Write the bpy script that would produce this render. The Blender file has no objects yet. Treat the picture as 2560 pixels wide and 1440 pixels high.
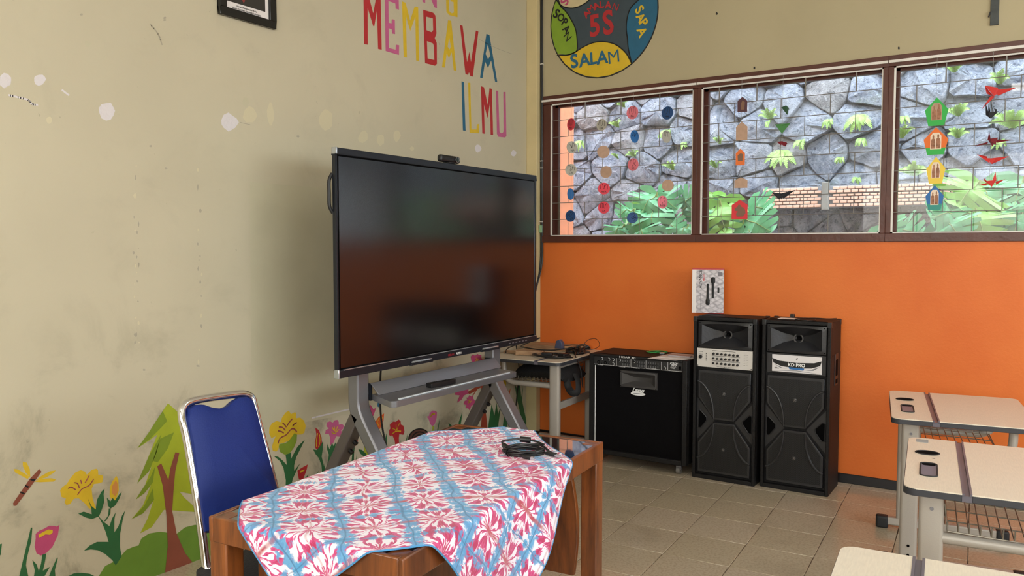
import bpy, bmesh, math, random
from mathutils import Vector, Matrix, geometry
random.seed(7)
PI = math.pi
S = bpy.context.scene
COL = S.collection

# ------------------------------------------------------------------ camera, world, lights, exposure
CAM = Vector((3.04, -4.925, 1.38)); FPX = 1999.0; YAW = math.radians(33.0); PIT = math.radians(3.0)
cd = bpy.data.cameras.new('camera'); cam = bpy.data.objects.new('camera', cd); COL.objects.link(cam)
cam.location = CAM; cam.rotation_euler = (PI/2 - PIT, 0, YAW)
cd.sensor_width = 36; cd.lens = FPX/2560*36; cd.clip_start = .05
S.camera = cam
S.view_settings.view_transform = 'Standard'; S.view_settings.look = 'None'
S.view_settings.gamma = 1; S.view_settings.use_curve_mapping = False
S.view_settings.exposure = 0.08
w = bpy.data.worlds.new('overcast_sky'); S.world = w; w.use_nodes = True
bg = w.node_tree.nodes['Background']; bg.inputs[0].default_value = (.83, .93, 1.0, 1); bg.inputs[1].default_value = 8.6

def area(name, loc, rot, sx, sy, power, col):
    l = bpy.data.lights.new(name, 'AREA'); l.shape = 'RECTANGLE'; l.size = sx; l.size_y = sy; l.energy = power; l.color = col
    o = bpy.data.objects.new(name, l); COL.objects.link(o); o.location = loc; o.rotation_euler = rot; return o
# daylight through the windows and the door of the walls behind the camera
area('daylight', (3.6, -7.9, 1.9), (PI/2, 0, 0), 5.4, 1.5, 128, (1.0, .97, .92))
area('daylight', (6.95, -3.6, 1.8), (PI/2, 0, PI/2), 4.6, 1.6, 40, (1.0, .96, .90))
area('ceiling_light', (3.4, -5.6, 3.16), (0, 0, 0), 1.2, .5, 30, (1.0, .97, .9))  # unseen fill lamp under the ceiling, added to brighten the room
area('ceiling_light', (3.4, -2.2, 3.16), (0, 0, 0), 1.2, .3, 14, (1.0, .97, .9))  # second added fill, no fixture in view

# ------------------------------------------------------------------ measuring helper: a point seen at (px, py) on a given plane
_fw = Vector((-math.sin(YAW)*math.cos(PIT), math.cos(YAW)*math.cos(PIT), -math.sin(PIT)))
_rt = Vector((math.cos(YAW), math.sin(YAW), 0)); _up = _rt.cross(_fw)
def ray(px, py): return _rt*((px-1280)/FPX) + _up*(-(py-720)/FPX) + _fw
def on(px, py, ax, val):
    d = ray(px, py); return CAM + d*((val-CAM[ax])/d[ax])
def onpl(px, py, p0, n):
    d = ray(px, py); return CAM + d*((p0-CAM).dot(n)/d.dot(n))

# ------------------------------------------------------------------ materials
MATS = {}
def node(nt, t, **kw):
    n = nt.nodes.new(t)
    for k, v in kw.items():
        if hasattr(n, k) and not k.startswith('i_'): setattr(n, k, v)
    return n
def s2l(c):
    return tuple((x/12.92 if x <= .04045 else ((x+.055)/1.055)**2.4) for x in c)
def hexc(r, g, b): return s2l((r/255, g/255, b/255))
def mat(name, col, rough=.5, metal=0, bump=0, bscale=40, var=0, vscale=6, spec=.5, coat=0, rnd=0, stretch=None):
    """principled material with procedural colour variation and fine relief"""
    if name in MATS: return MATS[name]
    m = bpy.data.materials.new(name); m.use_nodes = True; nt = m.node_tree; L = nt.links
    b = nt.nodes['Principled BSDF']
    b.inputs['Base Color'].default_value = (*col, 1); b.inputs['Roughness'].default_value = rough
    b.inputs['Metallic'].default_value = metal; b.inputs['Specular IOR Level'].default_value = spec
    b.inputs['Coat Weight'].default_value = coat
    tc = node(nt, 'ShaderNodeTexCoord'); src = tc.outputs['Object']
    if stretch:
        mp = node(nt, 'ShaderNodeMapping'); mp.inputs['Scale'].default_value = stretch
        L.new(src, mp.inputs['Vector']); src = mp.outputs['Vector']
    if var or rnd:
        n = node(nt, 'ShaderNodeTexNoise'); n.inputs['Scale'].default_value = vscale; n.inputs['Detail'].default_value = 5
        L.new(src, n.inputs['Vector'])
        mr = node(nt, 'ShaderNodeMapRange'); mr.inputs[1].default_value = .3; mr.inputs[2].default_value = .7
        mr.inputs[3].default_value = 1-var; mr.inputs[4].default_value = 1+var
        L.new(n.outputs['Fac'], mr.inputs[0])
        val = mr.outputs[0]
        if rnd:
            oi = node(nt, 'ShaderNodeObjectInfo'); r2 = node(nt, 'ShaderNodeMapRange')
            r2.inputs[3].default_value = 1-rnd; r2.inputs[4].default_value = 1+rnd
            L.new(oi.outputs['Random'], r2.inputs[0])
            mu = node(nt, 'ShaderNodeMath', operation='MULTIPLY'); L.new(val, mu.inputs[0]); L.new(r2.outputs[0], mu.inputs[1]); val = mu.outputs[0]
        hs = node(nt, 'ShaderNodeHueSaturation'); hs.inputs['Color'].default_value = (*col, 1)
        L.new(val, hs.inputs['Value']); L.new(hs.outputs[0], b.inputs['Base Color'])
    if bump:
        n = node(nt, 'ShaderNodeTexNoise'); n.inputs['Scale'].default_value = bscale; n.inputs['Detail'].default_value = 6
        L.new(src, n.inputs['Vector'])
        bp = node(nt, 'ShaderNodeBump'); bp.inputs['Strength'].default_value = bump; bp.inputs['Distance'].default_value = .01
        L.new(n.outputs['Fac'], bp.inputs['Height']); L.new(bp.outputs[0], b.inputs['Normal'])
    MATS[name] = m; return m

def mixc(nt, fac, a, b, blend='MIX'):
    n = node(nt, 'ShaderNodeMix', data_type='RGBA', blend_type=blend)
    for i, v in ((0, fac), (6, a), (7, b)):
        if isinstance(v, (int, float)): n.inputs[i].default_value = v
        elif isinstance(v, tuple): n.inputs[i].default_value = (*v, 1)
        else: nt.links.new(v, n.inputs[i])
    return n.outputs[2]
def math_(nt, op, a, b=0.0, c=None):
    n = node(nt, 'ShaderNodeMath', operation=op)
    for i, v in enumerate((a, b, c)):
        if v is None: continue
        if isinstance(v, (int, float)): n.inputs[i].default_value = v
        else: nt.links.new(v, n.inputs[i])
    return n.outputs[0]
def ramp(nt, fac, a, b):
    n = node(nt, 'ShaderNodeMapRange', interpolation_type='SMOOTHSTEP'); n.inputs[1].default_value = a; n.inputs[2].default_value = b
    nt.links.new(fac, n.inputs[0]); return n.outputs[0]
def noise(nt, src, scale, detail=4, rough=.55, dist=0):
    n = node(nt, 'ShaderNodeTexNoise'); n.inputs['Scale'].default_value = scale; n.inputs['Detail'].default_value = detail
    n.inputs['Roughness'].default_value = rough; n.inputs['Distortion'].default_value = dist
    nt.links.new(src, n.inputs['Vector']); return n.outputs['Fac']

def wall_mat(name, col, stains=1.0):
    m = bpy.data.materials.new(name); m.use_nodes = True; nt = m.node_tree; L = nt.links; b = nt.nodes['Principled BSDF']
    tc = node(nt, 'ShaderNodeTexCoord'); src = tc.outputs['Object']
    sp = node(nt, 'ShaderNodeSeparateXYZ'); L.new(src, sp.inputs[0])
    c = mixc(nt, ramp(nt, noise(nt, src, 1.1, 3), .3, .7), col, tuple(x*.93 for x in col))
    # grime, heavier on the lower part that hands and bags rub against
    low = ramp(nt, sp.outputs['Z'], 1.25, .35)
    grime = math_(nt, 'MULTIPLY', ramp(nt, noise(nt, src, 3.2, 8, .65, .4), .50, .72), math_(nt, 'MULTIPLY', math_(nt, 'ADD', math_(nt, 'MULTIPLY', low, .50), .10), stains))
    c = mixc(nt, grime, c, tuple(x*.40 for x in col))
    spots = math_(nt, 'MULTIPLY', ramp(nt, noise(nt, src, 26, 3, .6), .70, .76), .28*stains)
    c = mixc(nt, spots, c, tuple(x*.45 for x in col))
    # scratches running along the wall
    mp = node(nt, 'ShaderNodeMapping'); mp.inputs['Scale'].default_value = (1, 2.2, 42); mp.inputs['Rotation'].default_value = (.12, 0, 0); L.new(src, mp.inputs[0])
    scr = math_(nt, 'MULTIPLY', math_(nt, 'MULTIPLY', ramp(nt, noise(nt, mp.outputs[0], 1.6, 6, .7), .70, .74), low), .30*stains)
    c = mixc(nt, scr, c, tuple(x*.4 for x in col))
    L.new(c, b.inputs['Base Color']); b.inputs['Roughness'].default_value = .55; b.inputs['Specular IOR Level'].default_value = .3
    h = math_(nt, 'ADD', math_(nt, 'MULTIPLY', noise(nt, src, 2.2, 2), 1.0), math_(nt, 'MULTIPLY', noise(nt, src, 70, 4), .03))
    bp = node(nt, 'ShaderNodeBump'); bp.inputs['Strength'].default_value = .35; bp.inputs['Distance'].default_value = .03
    L.new(h, bp.inputs['Height']); L.new(bp.outputs[0], b.inputs['Normal'])
    return m

def wood_mat(name, dark, light, rough=.28, scale=9, ax=(1, 1, .12)):
    m = bpy.data.materials.new(name); m.use_nodes = True; nt = m.node_tree; L = nt.links; b = nt.nodes['Principled BSDF']
    tc = node(nt, 'ShaderNodeTexCoord'); mp = node(nt, 'ShaderNodeMapping'); mp.inputs['Scale'].default_value = ax; L.new(tc.outputs['Object'], mp.inputs[0])
    f = noise(nt, mp.outputs[0], scale, 6, .6, 1.2); g = noise(nt, mp.outputs[0], scale*9, 4, .6)
    c = mixc(nt, ramp(nt, f, .3, .7), dark, light)
    c = mixc(nt, math_(nt, 'MULTIPLY', ramp(nt, g, .45, .65), .35), c, tuple(x*.55 for x in dark))
    L.new(c, b.inputs['Base Color']); b.inputs['Roughness'].default_value = rough; b.inputs['Coat Weight'].default_value = .3; b.inputs['Coat Roughness'].default_value = .2
    bp = node(nt, 'ShaderNodeBump'); bp.inputs['Strength'].default_value = .12; bp.inputs['Distance'].default_value = .002
    L.new(g, bp.inputs['Height']); L.new(bp.outputs[0], b.inputs['Normal'])
    return m

def stone_mat():
    m = bpy.data.materials.new('rough_grey_stone'); m.use_nodes = True; nt = m.node_tree; L = nt.links; b = nt.nodes['Principled BSDF']
    tc = node(nt, 'ShaderNodeTexCoord'); src = tc.outputs['Object']; oi = node(nt, 'ShaderNodeObjectInfo')
    n1 = noise(nt, src, 8, 9, .72, 1.2); n2 = noise(nt, src, 30, 8, .75, .8)
    c = mixc(nt, ramp(nt, n1, .28, .72), hexc(128, 142, 170), hexc(216, 226, 244))
    c = mixc(nt, math_(nt, 'MULTIPLY', ramp(nt, oi.outputs['Random'], .75, 1.0), .5), c, hexc(196, 178, 150))
    c = mixc(nt, math_(nt, 'MULTIPLY', ramp(nt, n2, .54, .64), .65), c, hexc(236, 240, 248))
    c = mixc(nt, math_(nt, 'MULTIPLY', ramp(nt, n2, .46, .36), .8), c, hexc(70, 80, 102))  # crevice shade painted dark, as the relief alone hardly shows
    moss = math_(nt, 'MULTIPLY', ramp(nt, noise(nt, src, 3.1, 6, .7), .58, .72), .45)
    c = mixc(nt, moss, c, hexc(120, 140, 92))
    L.new(c, b.inputs['Base Color']); b.inputs['Roughness'].default_value = .75
    bp = node(nt, 'ShaderNodeBump'); bp.inputs['Strength'].default_value = 1.0; bp.inputs['Distance'].default_value = .09
    h = math_(nt, 'ADD', n1, math_(nt, 'MULTIPLY', n2, .35)); L.new(h, bp.inputs['Height']); L.new(bp.outputs[0], b.inputs['Normal'])
    return m

def glass_mat(name, haze=.05, refl=.06):
    m = bpy.data.materials.new(name); m.use_nodes = True; nt = m.node_tree; L = nt.links
    nt.nodes.remove(nt.nodes['Principled BSDF']); out = nt.nodes['Material Output']
    tr = node(nt, 'ShaderNodeBsdfTransparent'); gl = node(nt, 'ShaderNodeBsdfGlossy'); gl.inputs['Roughness'].default_value = .02
    tl = node(nt, 'ShaderNodeBsdfTranslucent'); df = node(nt, 'ShaderNodeBsdfDiffuse')
    tc = node(nt, 'ShaderNodeTexCoord')
    hz = node(nt, 'ShaderNodeMixShader'); hz.inputs[0].default_value = .5; L.new(tl.outputs[0], hz.inputs[1]); L.new(df.outputs[0], hz.inputs[2])
    f = math_(nt, 'MULTIPLY', ramp(nt, noise(nt, tc.outputs['Object'], 5, 5), .3, .8), haze)
    a = node(nt, 'ShaderNodeMixShader'); L.new(f, a.inputs[0]); L.new(tr.outputs[0], a.inputs[1]); L.new(hz.outputs[0], a.inputs[2])
    fr = node(nt, 'ShaderNodeFresnel'); fr.inputs[0].default_value = 1.33
    z = node(nt, 'ShaderNodeMixShader'); L.new(fr.outputs[0], z.inputs[0]); L.new(a.outputs[0], z.inputs[1]); L.new(gl.outputs[0], z.inputs[2])
    L.new(z.outputs[0], out.inputs[0]); return m

def grille_mat(name, base, hole, scale=190, thr=.36):
    """perforated steel: rows of small round holes, staggered"""
    m = bpy.data.materials.new(name); m.use_nodes = True; nt = m.node_tree; L = nt.links; b = nt.nodes['Principled BSDF']
    tc = node(nt, 'ShaderNodeTexCoord'); sp = node(nt, 'ShaderNodeSeparateXYZ'); L.new(tc.outputs['Object'], sp.inputs[0])
    X = math_(nt, 'MULTIPLY', sp.outputs['X'], scale*.62); Z = math_(nt, 'MULTIPLY', sp.outputs['Z'], scale*.5)
    def cell(ox, oz):
        fx = math_(nt, 'SUBTRACT', math_(nt, 'FRACT', math_(nt, 'ADD', X, ox)), .5); fz = math_(nt, 'SUBTRACT', math_(nt, 'FRACT', math_(nt, 'ADD', Z, oz)), .5)
        return math_(nt, 'SQRT', math_(nt, 'ADD', math_(nt, 'MULTIPLY', fx, fx), math_(nt, 'MULTIPLY', fz, fz)))
    d = math_(nt, 'MINIMUM', cell(0, 0), cell(.5, .5))
    f = ramp(nt, d, thr-.08, thr)
    L.new(mixc(nt, f, hole, base), b.inputs['Base Color']); b.inputs['Roughness'].default_value = .55
    bp = node(nt, 'ShaderNodeBump'); bp.inputs['Distance'].default_value = .002; L.new(f, bp.inputs['Height']); L.new(bp.outputs[0], b.inputs['Normal'])
    return m

def cloth_mat():
    """shibori tie-dye: folded pleats make mirrored star motifs on a square grid"""
    m = bpy.data.materials.new('tie_dyed_cotton'); m.use_nodes = True; nt = m.node_tree; L = nt.links; b = nt.nodes['Principled BSDF']
    uv = node(nt, 'ShaderNodeUVMap'); uv.uv_map = 'UVMap'; sp = node(nt, 'ShaderNodeSeparateXYZ'); L.new(uv.outputs[0], sp.inputs[0])
    P_ = .146
    wob = node(nt, 'ShaderNodeTexNoise'); wob.inputs['Scale'].default_value = 7; L.new(uv.outputs[0], wob.inputs['Vector'])
    ws = node(nt, 'ShaderNodeSeparateColor'); L.new(wob.outputs['Color'], ws.inputs[0])
    X0 = math_(nt, 'ADD', sp.outputs[0], math_(nt, 'MULTIPLY', math_(nt, 'SUBTRACT', ws.outputs[0], .5), .06))
    Y0 = math_(nt, 'ADD', sp.outputs[1], math_(nt, 'MULTIPLY', math_(nt, 'SUBTRACT', ws.outputs[1], .5), .06))
    fx = math_(nt, 'PINGPONG', X0, P_/2); fy = math_(nt, 'PINGPONG', Y0, P_/2)
    fx2 = math_(nt, 'DIVIDE', fx, P_/2); fy2 = math_(nt, 'DIVIDE', fy, P_/2)     # 0 at star centres, 1 at cell borders
    rad = math_(nt, 'SQRT', math_(nt, 'ADD', math_(nt, 'MULTIPLY', fx2, fx2), math_(nt, 'MULTIPLY', fy2, fy2)))
    ang = math_(nt, 'ARCTAN2', fy2, math_(nt, 'ADD', fx2, .001))
    cellx = math_(nt, 'FLOOR', math_(nt, 'DIVIDE', math_(nt, 'ADD', sp.outputs[0], P_/2), P_)); celly = math_(nt, 'FLOOR', math_(nt, 'DIVIDE', math_(nt, 'ADD', sp.outputs[1], P_/2), P_))
    cv = node(nt, 'ShaderNodeCombineXYZ'); L.new(math_(nt, 'ADD', math_(nt, 'MULTIPLY', ang, 1.5), math_(nt, 'MULTIPLY', cellx, .21)), cv.inputs[0])
    L.new(math_(nt, 'ADD', math_(nt, 'MULTIPLY', rad, .75), math_(nt, 'MULTIPLY', celly, .17)), cv.inputs[1])
    n1 = noise(nt, cv.outputs[0], 3.0, 2.0, .5, .7)
    fine = noise(nt, uv.outputs[0], 110, 3, .6)
    n1 = math_(nt, 'ADD', n1, math_(nt, 'MULTIPLY', math_(nt, 'SUBTRACT', fine, .5), .05))
    big = noise(nt, uv.outputs[0], 3.0, 2)
    white = hexc(234, 230, 242); pink = hexc(204, 84, 136); rose = hexc(180, 58, 98); blue = hexc(84, 158, 208); teal = hexc(70, 110, 150)
    thr = math_(nt, 'ADD', n1, math_(nt, 'MULTIPLY', math_(nt, 'SUBTRACT', big, .5), .22))
    c = mixc(nt, ramp(nt, thr, .49, .515), white, pink)
    c = mixc(nt, ramp(nt, thr, .56, .66), c, rose)
    # blue dye that gathers at the borders between the stars, in mirrored blots
    cb = node(nt, 'ShaderNodeCombineXYZ'); L.new(fx2, cb.inputs[0]); L.new(math_(nt, 'ADD', fy2, math_(nt, 'MULTIPLY', cellx, .4)), cb.inputs[1])
    bn = noise(nt, cb.outputs[0], 3.4, 3, .6, .6)
    e_ = math_(nt, 'ADD', fx2, math_(nt, 'MULTIPLY', math_(nt, 'SUBTRACT', bn, .5), 1.5))
    c = mixc(nt, math_(nt, 'MULTIPLY', ramp(nt, e_, .66, .84), .92), c, blue)
    e2_ = math_(nt, 'ADD', fy2, math_(nt, 'MULTIPLY', math_(nt, 'SUBTRACT', bn, .5), 1.1))
    c = mixc(nt, math_(nt, 'MULTIPLY', ramp(nt, e2_, .84, .98), .85), c, blue)
    # thin fold lines: rust through the star centres, teal along the borders
    c = mixc(nt, math_(nt, 'MULTIPLY', math_(nt, 'MULTIPLY', ramp(nt, fy2, .13, .03), ramp(nt, noise(nt, uv.outputs[0], 9, 3), .36, .58)), .8), c, hexc(178, 84, 84))
    c = mixc(nt, math_(nt, 'MULTIPLY', ramp(nt, fx2, .06, .015), .35), c, hexc(178, 84, 84))
    c = mixc(nt, math_(nt, 'MULTIPLY', ramp(nt, fx2, .955, .99), .6), c, teal); c = mixc(nt, math_(nt, 'MULTIPLY', ramp(nt, fy2, .965, .995), .55), c, teal)
    L.new(c, b.inputs['Base Color']); b.inputs['Roughness'].default_value = .8; b.inputs['Specular IOR Level'].default_value = .15
    b.inputs['Sheen Weight'].default_value = .2
    bp = node(nt, 'ShaderNodeBump'); bp.inputs['Strength'].default_value = .3; bp.inputs['Distance'].default_value = .002
    L.new(noise(nt, uv.outputs[0], 260, 3), bp.inputs['Height']); L.new(bp.outputs[0], b.inputs['Normal'])
    return m

M = dict(
    cream=wall_mat('cream_wall_paint', hexc(197, 188, 162), 1.35), cream2=wall_mat('cream_wall_paint_back', hexc(182, 170, 138), .5),
    orange=None, brown=mat('brown_window_paint', hexc(82, 42, 32), .38, bump=.25, bscale=30, var=.18),
    white=mat('white_paint', hexc(222, 218, 212), .5, var=.08), black=mat('black_plastic', hexc(22, 22, 25), .42, bump=.08, bscale=90),
    bezel=mat('dark_bezel', hexc(34, 38, 46), .32, metal=.3), steel=mat('grey_powder_steel', hexc(132, 132, 138), .36, metal=.55, bump=.05, bscale=300),
    silver=mat('silver_plastic', hexc(190, 196, 204), .25, metal=.7), chrome=mat('chrome', hexc(222, 222, 224), .08, metal=1),
    rod=mat('grey_grille_steel', hexc(128, 124, 120), .5, metal=.3), rodw=mat('white_grille_steel', hexc(225, 222, 216), .5),
    screen=mat('matte_screen_glass', hexc(13, 13, 15), .17, spec=.9, bump=0), tile=None,
    vinyl=mat('black_cabinet_vinyl', hexc(23, 22, 23), .55, spec=.3, bump=.4, bscale=260), cloth_black=mat('black_grille_cloth', hexc(13, 12, 14), .9, spec=.1, bump=.3, bscale=400),
    horn=mat('dark_horn_plastic', hexc(42, 42, 45), .38, bump=.1, bscale=80), deep=mat('deep_black', hexc(5, 5, 6), .9, spec=.08),
    panel=mat('silver_control_panel', hexc(212, 208, 204), .35, metal=.15, var=.03), ink=mat('black_ink', hexc(18, 18, 20), .6),
    inkw=mat('white_ink', hexc(235, 235, 235), .5), red=mat('red_ink', hexc(196, 44, 52), .5),
    bluevinyl=mat('royal_blue_vinyl', hexc(16, 38, 108), .5, spec=.3, bump=.15, bscale=220, var=.05), navy=mat('navy_vinyl', hexc(12, 14, 24), .6, bump=.2, bscale=200),
    desktop=mat('cream_wood_laminate', hexc(218, 208, 190), .30, var=.06, vscale=30, stretch=(8, 1, 1)), band=mat('charcoal_edge_band', hexc(52, 54, 60), .4),
    deskmetal=mat('warm_grey_desk_steel', hexc(172, 165, 156), .38, metal=.15, bump=.08, bscale=200), rubber=mat('black_rubber', hexc(28, 29, 32), .6),
    strip=mat('brown_joint_plastic', hexc(96, 92, 102), .35), wire=mat('basket_wire', hexc(150, 142, 128), .4, metal=.4),
    wood=wood_mat('varnished_brown_wood', hexc(80, 40, 18), hexc(142, 80, 36)), woodb=wood_mat('pale_raw_board', hexc(138, 100, 70), hexc(196, 160, 122), .7, 6, (.25, 1, 1)),
    topglass=mat('dark_glass_table_top', hexc(26, 31, 36), .03, spec=.9, coat=1), stone=stone_mat(), mortar=mat('grey_mortar', hexc(138, 146, 158), .9, bump=.8, bscale=20, var=.25),
    glass=glass_mat('window_glass', .10), cable=mat('black_cable', hexc(20, 20, 22), .4), paper=mat('white_paper', hexc(228, 222, 220), .7, var=.03),
    leaf=mat('deep_green_leaf', hexc(88, 156, 108), .35, var=.25, vscale=9), leaf2=mat('bright_green_leaf', hexc(118, 172, 78), .4, var=.2, vscale=12),
    fern=mat('pale_fern_green', hexc(152, 190, 108), .5, var=.2, vscale=25), stem=mat('green_stem', hexc(140, 156, 92), .5),
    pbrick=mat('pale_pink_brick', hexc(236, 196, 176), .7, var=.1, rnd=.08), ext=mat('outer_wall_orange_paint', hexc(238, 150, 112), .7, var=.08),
    concrete=mat('weathered_concrete', hexc(140, 140, 136), .9, bump=.4, bscale=15, var=.2), ceil=mat('white_ceiling', hexc(228, 226, 218), .8, var=.03),
    grille=grille_mat('perforated_speaker_steel', hexc(40, 40, 42), hexc(4, 4, 5)), darkred=mat('dark_maroon_reflector', hexc(60, 30, 28), .5),
)
M['screen'].node_tree.nodes['Principled BSDF'].inputs['Specular IOR Level'].default_value = .8
def orange_mat():
    m = bpy.data.materials.new('orange_wall_paint'); m.use_nodes = True; nt = m.node_tree; L = nt.links; b = nt.nodes['Principled BSDF']
    tc = node(nt, 'ShaderNodeTexCoord'); src = tc.outputs['Object']
    c = mixc(nt, ramp(nt, noise(nt, src, 1.3, 4), .3, .7), hexc(224, 120, 54), hexc(214, 106, 44))
    c = mixc(nt, math_(nt, 'MULTIPLY', ramp(nt, noise(nt, src, 30, 5, .7), .66, .74), .3), c, hexc(232, 146, 92))
    L.new(c, b.inputs['Base Color']); b.inputs['Roughness'].default_value = .42; b.inputs['Specular IOR Level'].default_value = .3
    bp = node(nt, 'ShaderNodeBump'); bp.inputs['Strength'].default_value = .09; bp.inputs['Distance'].default_value = .01
    L.new(noise(nt, src, 60, 5), bp.inputs['Height']); L.new(bp.outputs[0], b.inputs['Normal']); return m
M['orange'] = orange_mat()
def tile_mat():
    m = bpy.data.materials.new('beige_ceramic_tile'); m.use_nodes = True; nt = m.node_tree; L = nt.links; b = nt.nodes['Principled BSDF']
    tc = node(nt, 'ShaderNodeTexCoord'); oi = node(nt, 'ShaderNodeObjectInfo')
    ge = node(nt, 'ShaderNodeNewGeometry')
    c = mixc(nt, oi.outputs['Random'], hexc(190, 175, 155), hexc(184, 170, 146))
    c = mixc(nt, math_(nt, 'MULTIPLY', ramp(nt, noise(nt, ge.outputs['Position'], 90, 4), .45, .62), .35), c, hexc(140, 124, 104))
    c = mixc(nt, math_(nt, 'MULTIPLY', ramp(nt, noise(nt, ge.outputs['Position'], 2.5, 6), .5, .75), .22), c, hexc(110, 92, 72))
    L.new(c, b.inputs['Base Color']); b.inputs['Roughness'].default_value = .13; b.inputs['Specular IOR Level'].default_value = .55
    bp = node(nt, 'ShaderNodeBump'); bp.inputs['Strength'].default_value = .06; bp.inputs['Distance'].default_value = .004
    L.new(noise(nt, ge.outputs['Position'], 60, 3), bp.inputs['Height']); L.new(bp.outputs[0], b.inputs['Normal']); return m
M['tile'] = tile_mat()
def paint(name, r, g, b_): return mat('paint_'+name, hexc(r, g, b_), .5, var=.07, vscale=14)
PT = dict(red=paint('red', 178, 40, 46), pink=paint('pink', 190, 92, 136), yellow=paint('yellow', 214, 180, 40), blue=paint('blue', 34, 98, 130),
    black=paint('black', 20, 20, 22), slate=paint('slate', 58, 72, 82), green=paint('green', 128, 160, 44), dgreen=paint('dark_green', 40, 98, 56),
    pine=paint('pine_green', 156, 168, 36), pine2=paint('pine_shade', 118, 140, 34), bush=paint('bush_green', 100, 136, 46), trunk=paint('trunk_brown', 134, 72, 54),
    orange=paint('orange', 214, 92, 38), rust=paint('rust', 148, 62, 40), mag=paint('magenta', 188, 74, 116), cup=paint('cup_green', 122, 148, 44), lime=paint('lime', 166, 172, 44),
    plum=paint('plum_line', 160, 78, 84), snail=paint('snail_brown', 96, 62, 50), cream=paint('lobe_cream', 206, 190, 150), patch=mat('white_filler', hexc(214, 208, 210), .8, bump=.3, bscale=60),
    chip=mat('exposed_plaster', hexc(168, 160, 142), .9, bump=.3, bscale=60), flake=mat('lifted_cream_paint', hexc(204, 194, 162), .5), old=mat('old_cream_paint', hexc(190, 183, 155), .6, var=.04))

# ------------------------------------------------------------------ mesh helpers
SHIFT = {}
class MB:
    def __init__(s): s.v = []; s.f = []; s.sm = []
    def add(s, vs, fs, smooth=False):
        o = len(s.v); s.v += [tuple(v) for v in vs]; s.f += [tuple(i+o for i in f) for f in fs]; s.sm += [smooth]*len(fs); return s
    def box(s, a, b, rot=None, piv=None):
        x0, y0, z0 = a; x1, y1, z1 = b
        vs = [Vector(p) for p in ((x0,y0,z0),(x1,y0,z0),(x1,y1,z0),(x0,y1,z0),(x0,y0,z1),(x1,y0,z1),(x1,y1,z1),(x0,y1,z1))]
        if rot is not None:
            p = Vector(piv) if piv is not None else (Vector(a)+Vector(b))/2
            vs = [rot @ (v-p) + p for v in vs]
        return s.add(vs, [(0,3,2,1),(4,5,6,7),(0,1,5,4),(1,2,6,5),(2,3,7,6),(3,0,4,7)])
    def bar(s, p0, p1, wd, ht, up=(0,0,1)):
        """rectangular bar from p0 to p1, wd sideways, ht along up"""
        p0, p1 = Vector(p0), Vector(p1); d = (p1-p0).normalized(); sd = d.cross(Vector(up))
        if sd.length < 1e-4: sd = d.cross(Vector((0,1,0)))
        sd.normalize(); u = sd.cross(d).normalized()
        vs = []
        for p in (p0, p1):
            for a, b in ((-1,-1),(1,-1),(1,1),(-1,1)): vs.append(p + sd*a*wd/2 + u*b*ht/2)
        return s.add(vs, [(0,3,2,1),(4,5,6,7),(0,1,5,4),(1,2,6,5),(2,3,7,6),(3,0,4,7)])
    def tube(s, pts, r, n=8, caps=True, closed=False, flat=None):
        pts = [Vector(p) for p in pts]; k = len(pts); vs = []; fs = []
        prev = None
        for i, p in enumerate(pts):
            if closed: d = pts[(i+1) % k]-pts[i-1]
            else: d = (pts[min(i+1, k-1)]-pts[max(i-1, 0)])
            if d.length < 1e-9: d = Vector((0,0,1))
            d.normalize()
            if prev is None:
                a = d.cross(Vector((0,0,1)));
                if a.length < 1e-3: a = d.cross(Vector((0,1,0)))
            else: a = prev - d*prev.dot(d)
            a.normalize(); prev = a; b = d.cross(a)
            rr = r[i] if isinstance(r, (list, tuple)) else r
            for j in range(n):
                t = 2*PI*j/n; ra, rb = (rr, rr) if flat is None else (rr*flat[0], rr*flat[1])
                vs.append(p + a*math.cos(t)*ra + b*math.sin(t)*rb)
        m = k if closed else k-1
        for i in range(m):
            for j in range(n):
                A = i*n+j; B = i*n+(j+1) % n; i2 = (i+1) % k; fs.append((A, B, i2*n+(j+1) % n, i2*n+j))
        s.add(vs, fs, True)
        if caps and not closed: s.add([vs[j] for j in range(n)], [tuple(reversed(range(n)))]); s.add([vs[(k-1)*n+j] for j in range(n)], [tuple(range(n))])
        return s
    def cyl(s, p0, p1, r, n=16, r1=None): return s.tube([p0, p1], [r, r if r1 is None else r1], n)
    def poly(s, rings, fn):
        """flat tessellated polygon with holes; rings are 2-d lists, fn maps (a, b) to a point"""
        flat2 = [p for r in rings for p in r]
        tris = geometry.tessellate_polygon([[Vector((p[0], p[1], 0)) for p in r] for r in rings])
        return s.add([fn(*p) for p in flat2], [tuple(t) for t in tris])
    def prism(s, ring, fn0, fn1):
        n = len(ring); tris = geometry.tessellate_polygon([[Vector((p[0], p[1], 0)) for p in ring]])
        vs = [fn0(*p) for p in ring]+[fn1(*p) for p in ring]
        return s.add(vs, [tuple(t) for t in tris]+[tuple(i+n for i in reversed(t)) for t in tris]+[(i, (i+1) % n, n+(i+1) % n, n+i) for i in range(n)])
    def sphere(s, c, r, nu=12, nv=8, sc=(1,1,1)):
        vs = []; fs = []
        for i in range(nv+1):
            t = PI*i/nv
            for j in range(nu): p = 2*PI*j/nu; vs.append((c[0]+r*sc[0]*math.sin(t)*math.cos(p), c[1]+r*sc[1]*math.sin(t)*math.sin(p), c[2]+r*sc[2]*math.cos(t)))
        for i in range(nv):
            for j in range(nu): fs.append((i*nu+j, (i+1)*nu+j, (i+1)*nu+(j+1) % nu, i*nu+(j+1) % nu))
        return s.add(vs, fs, True)

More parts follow.
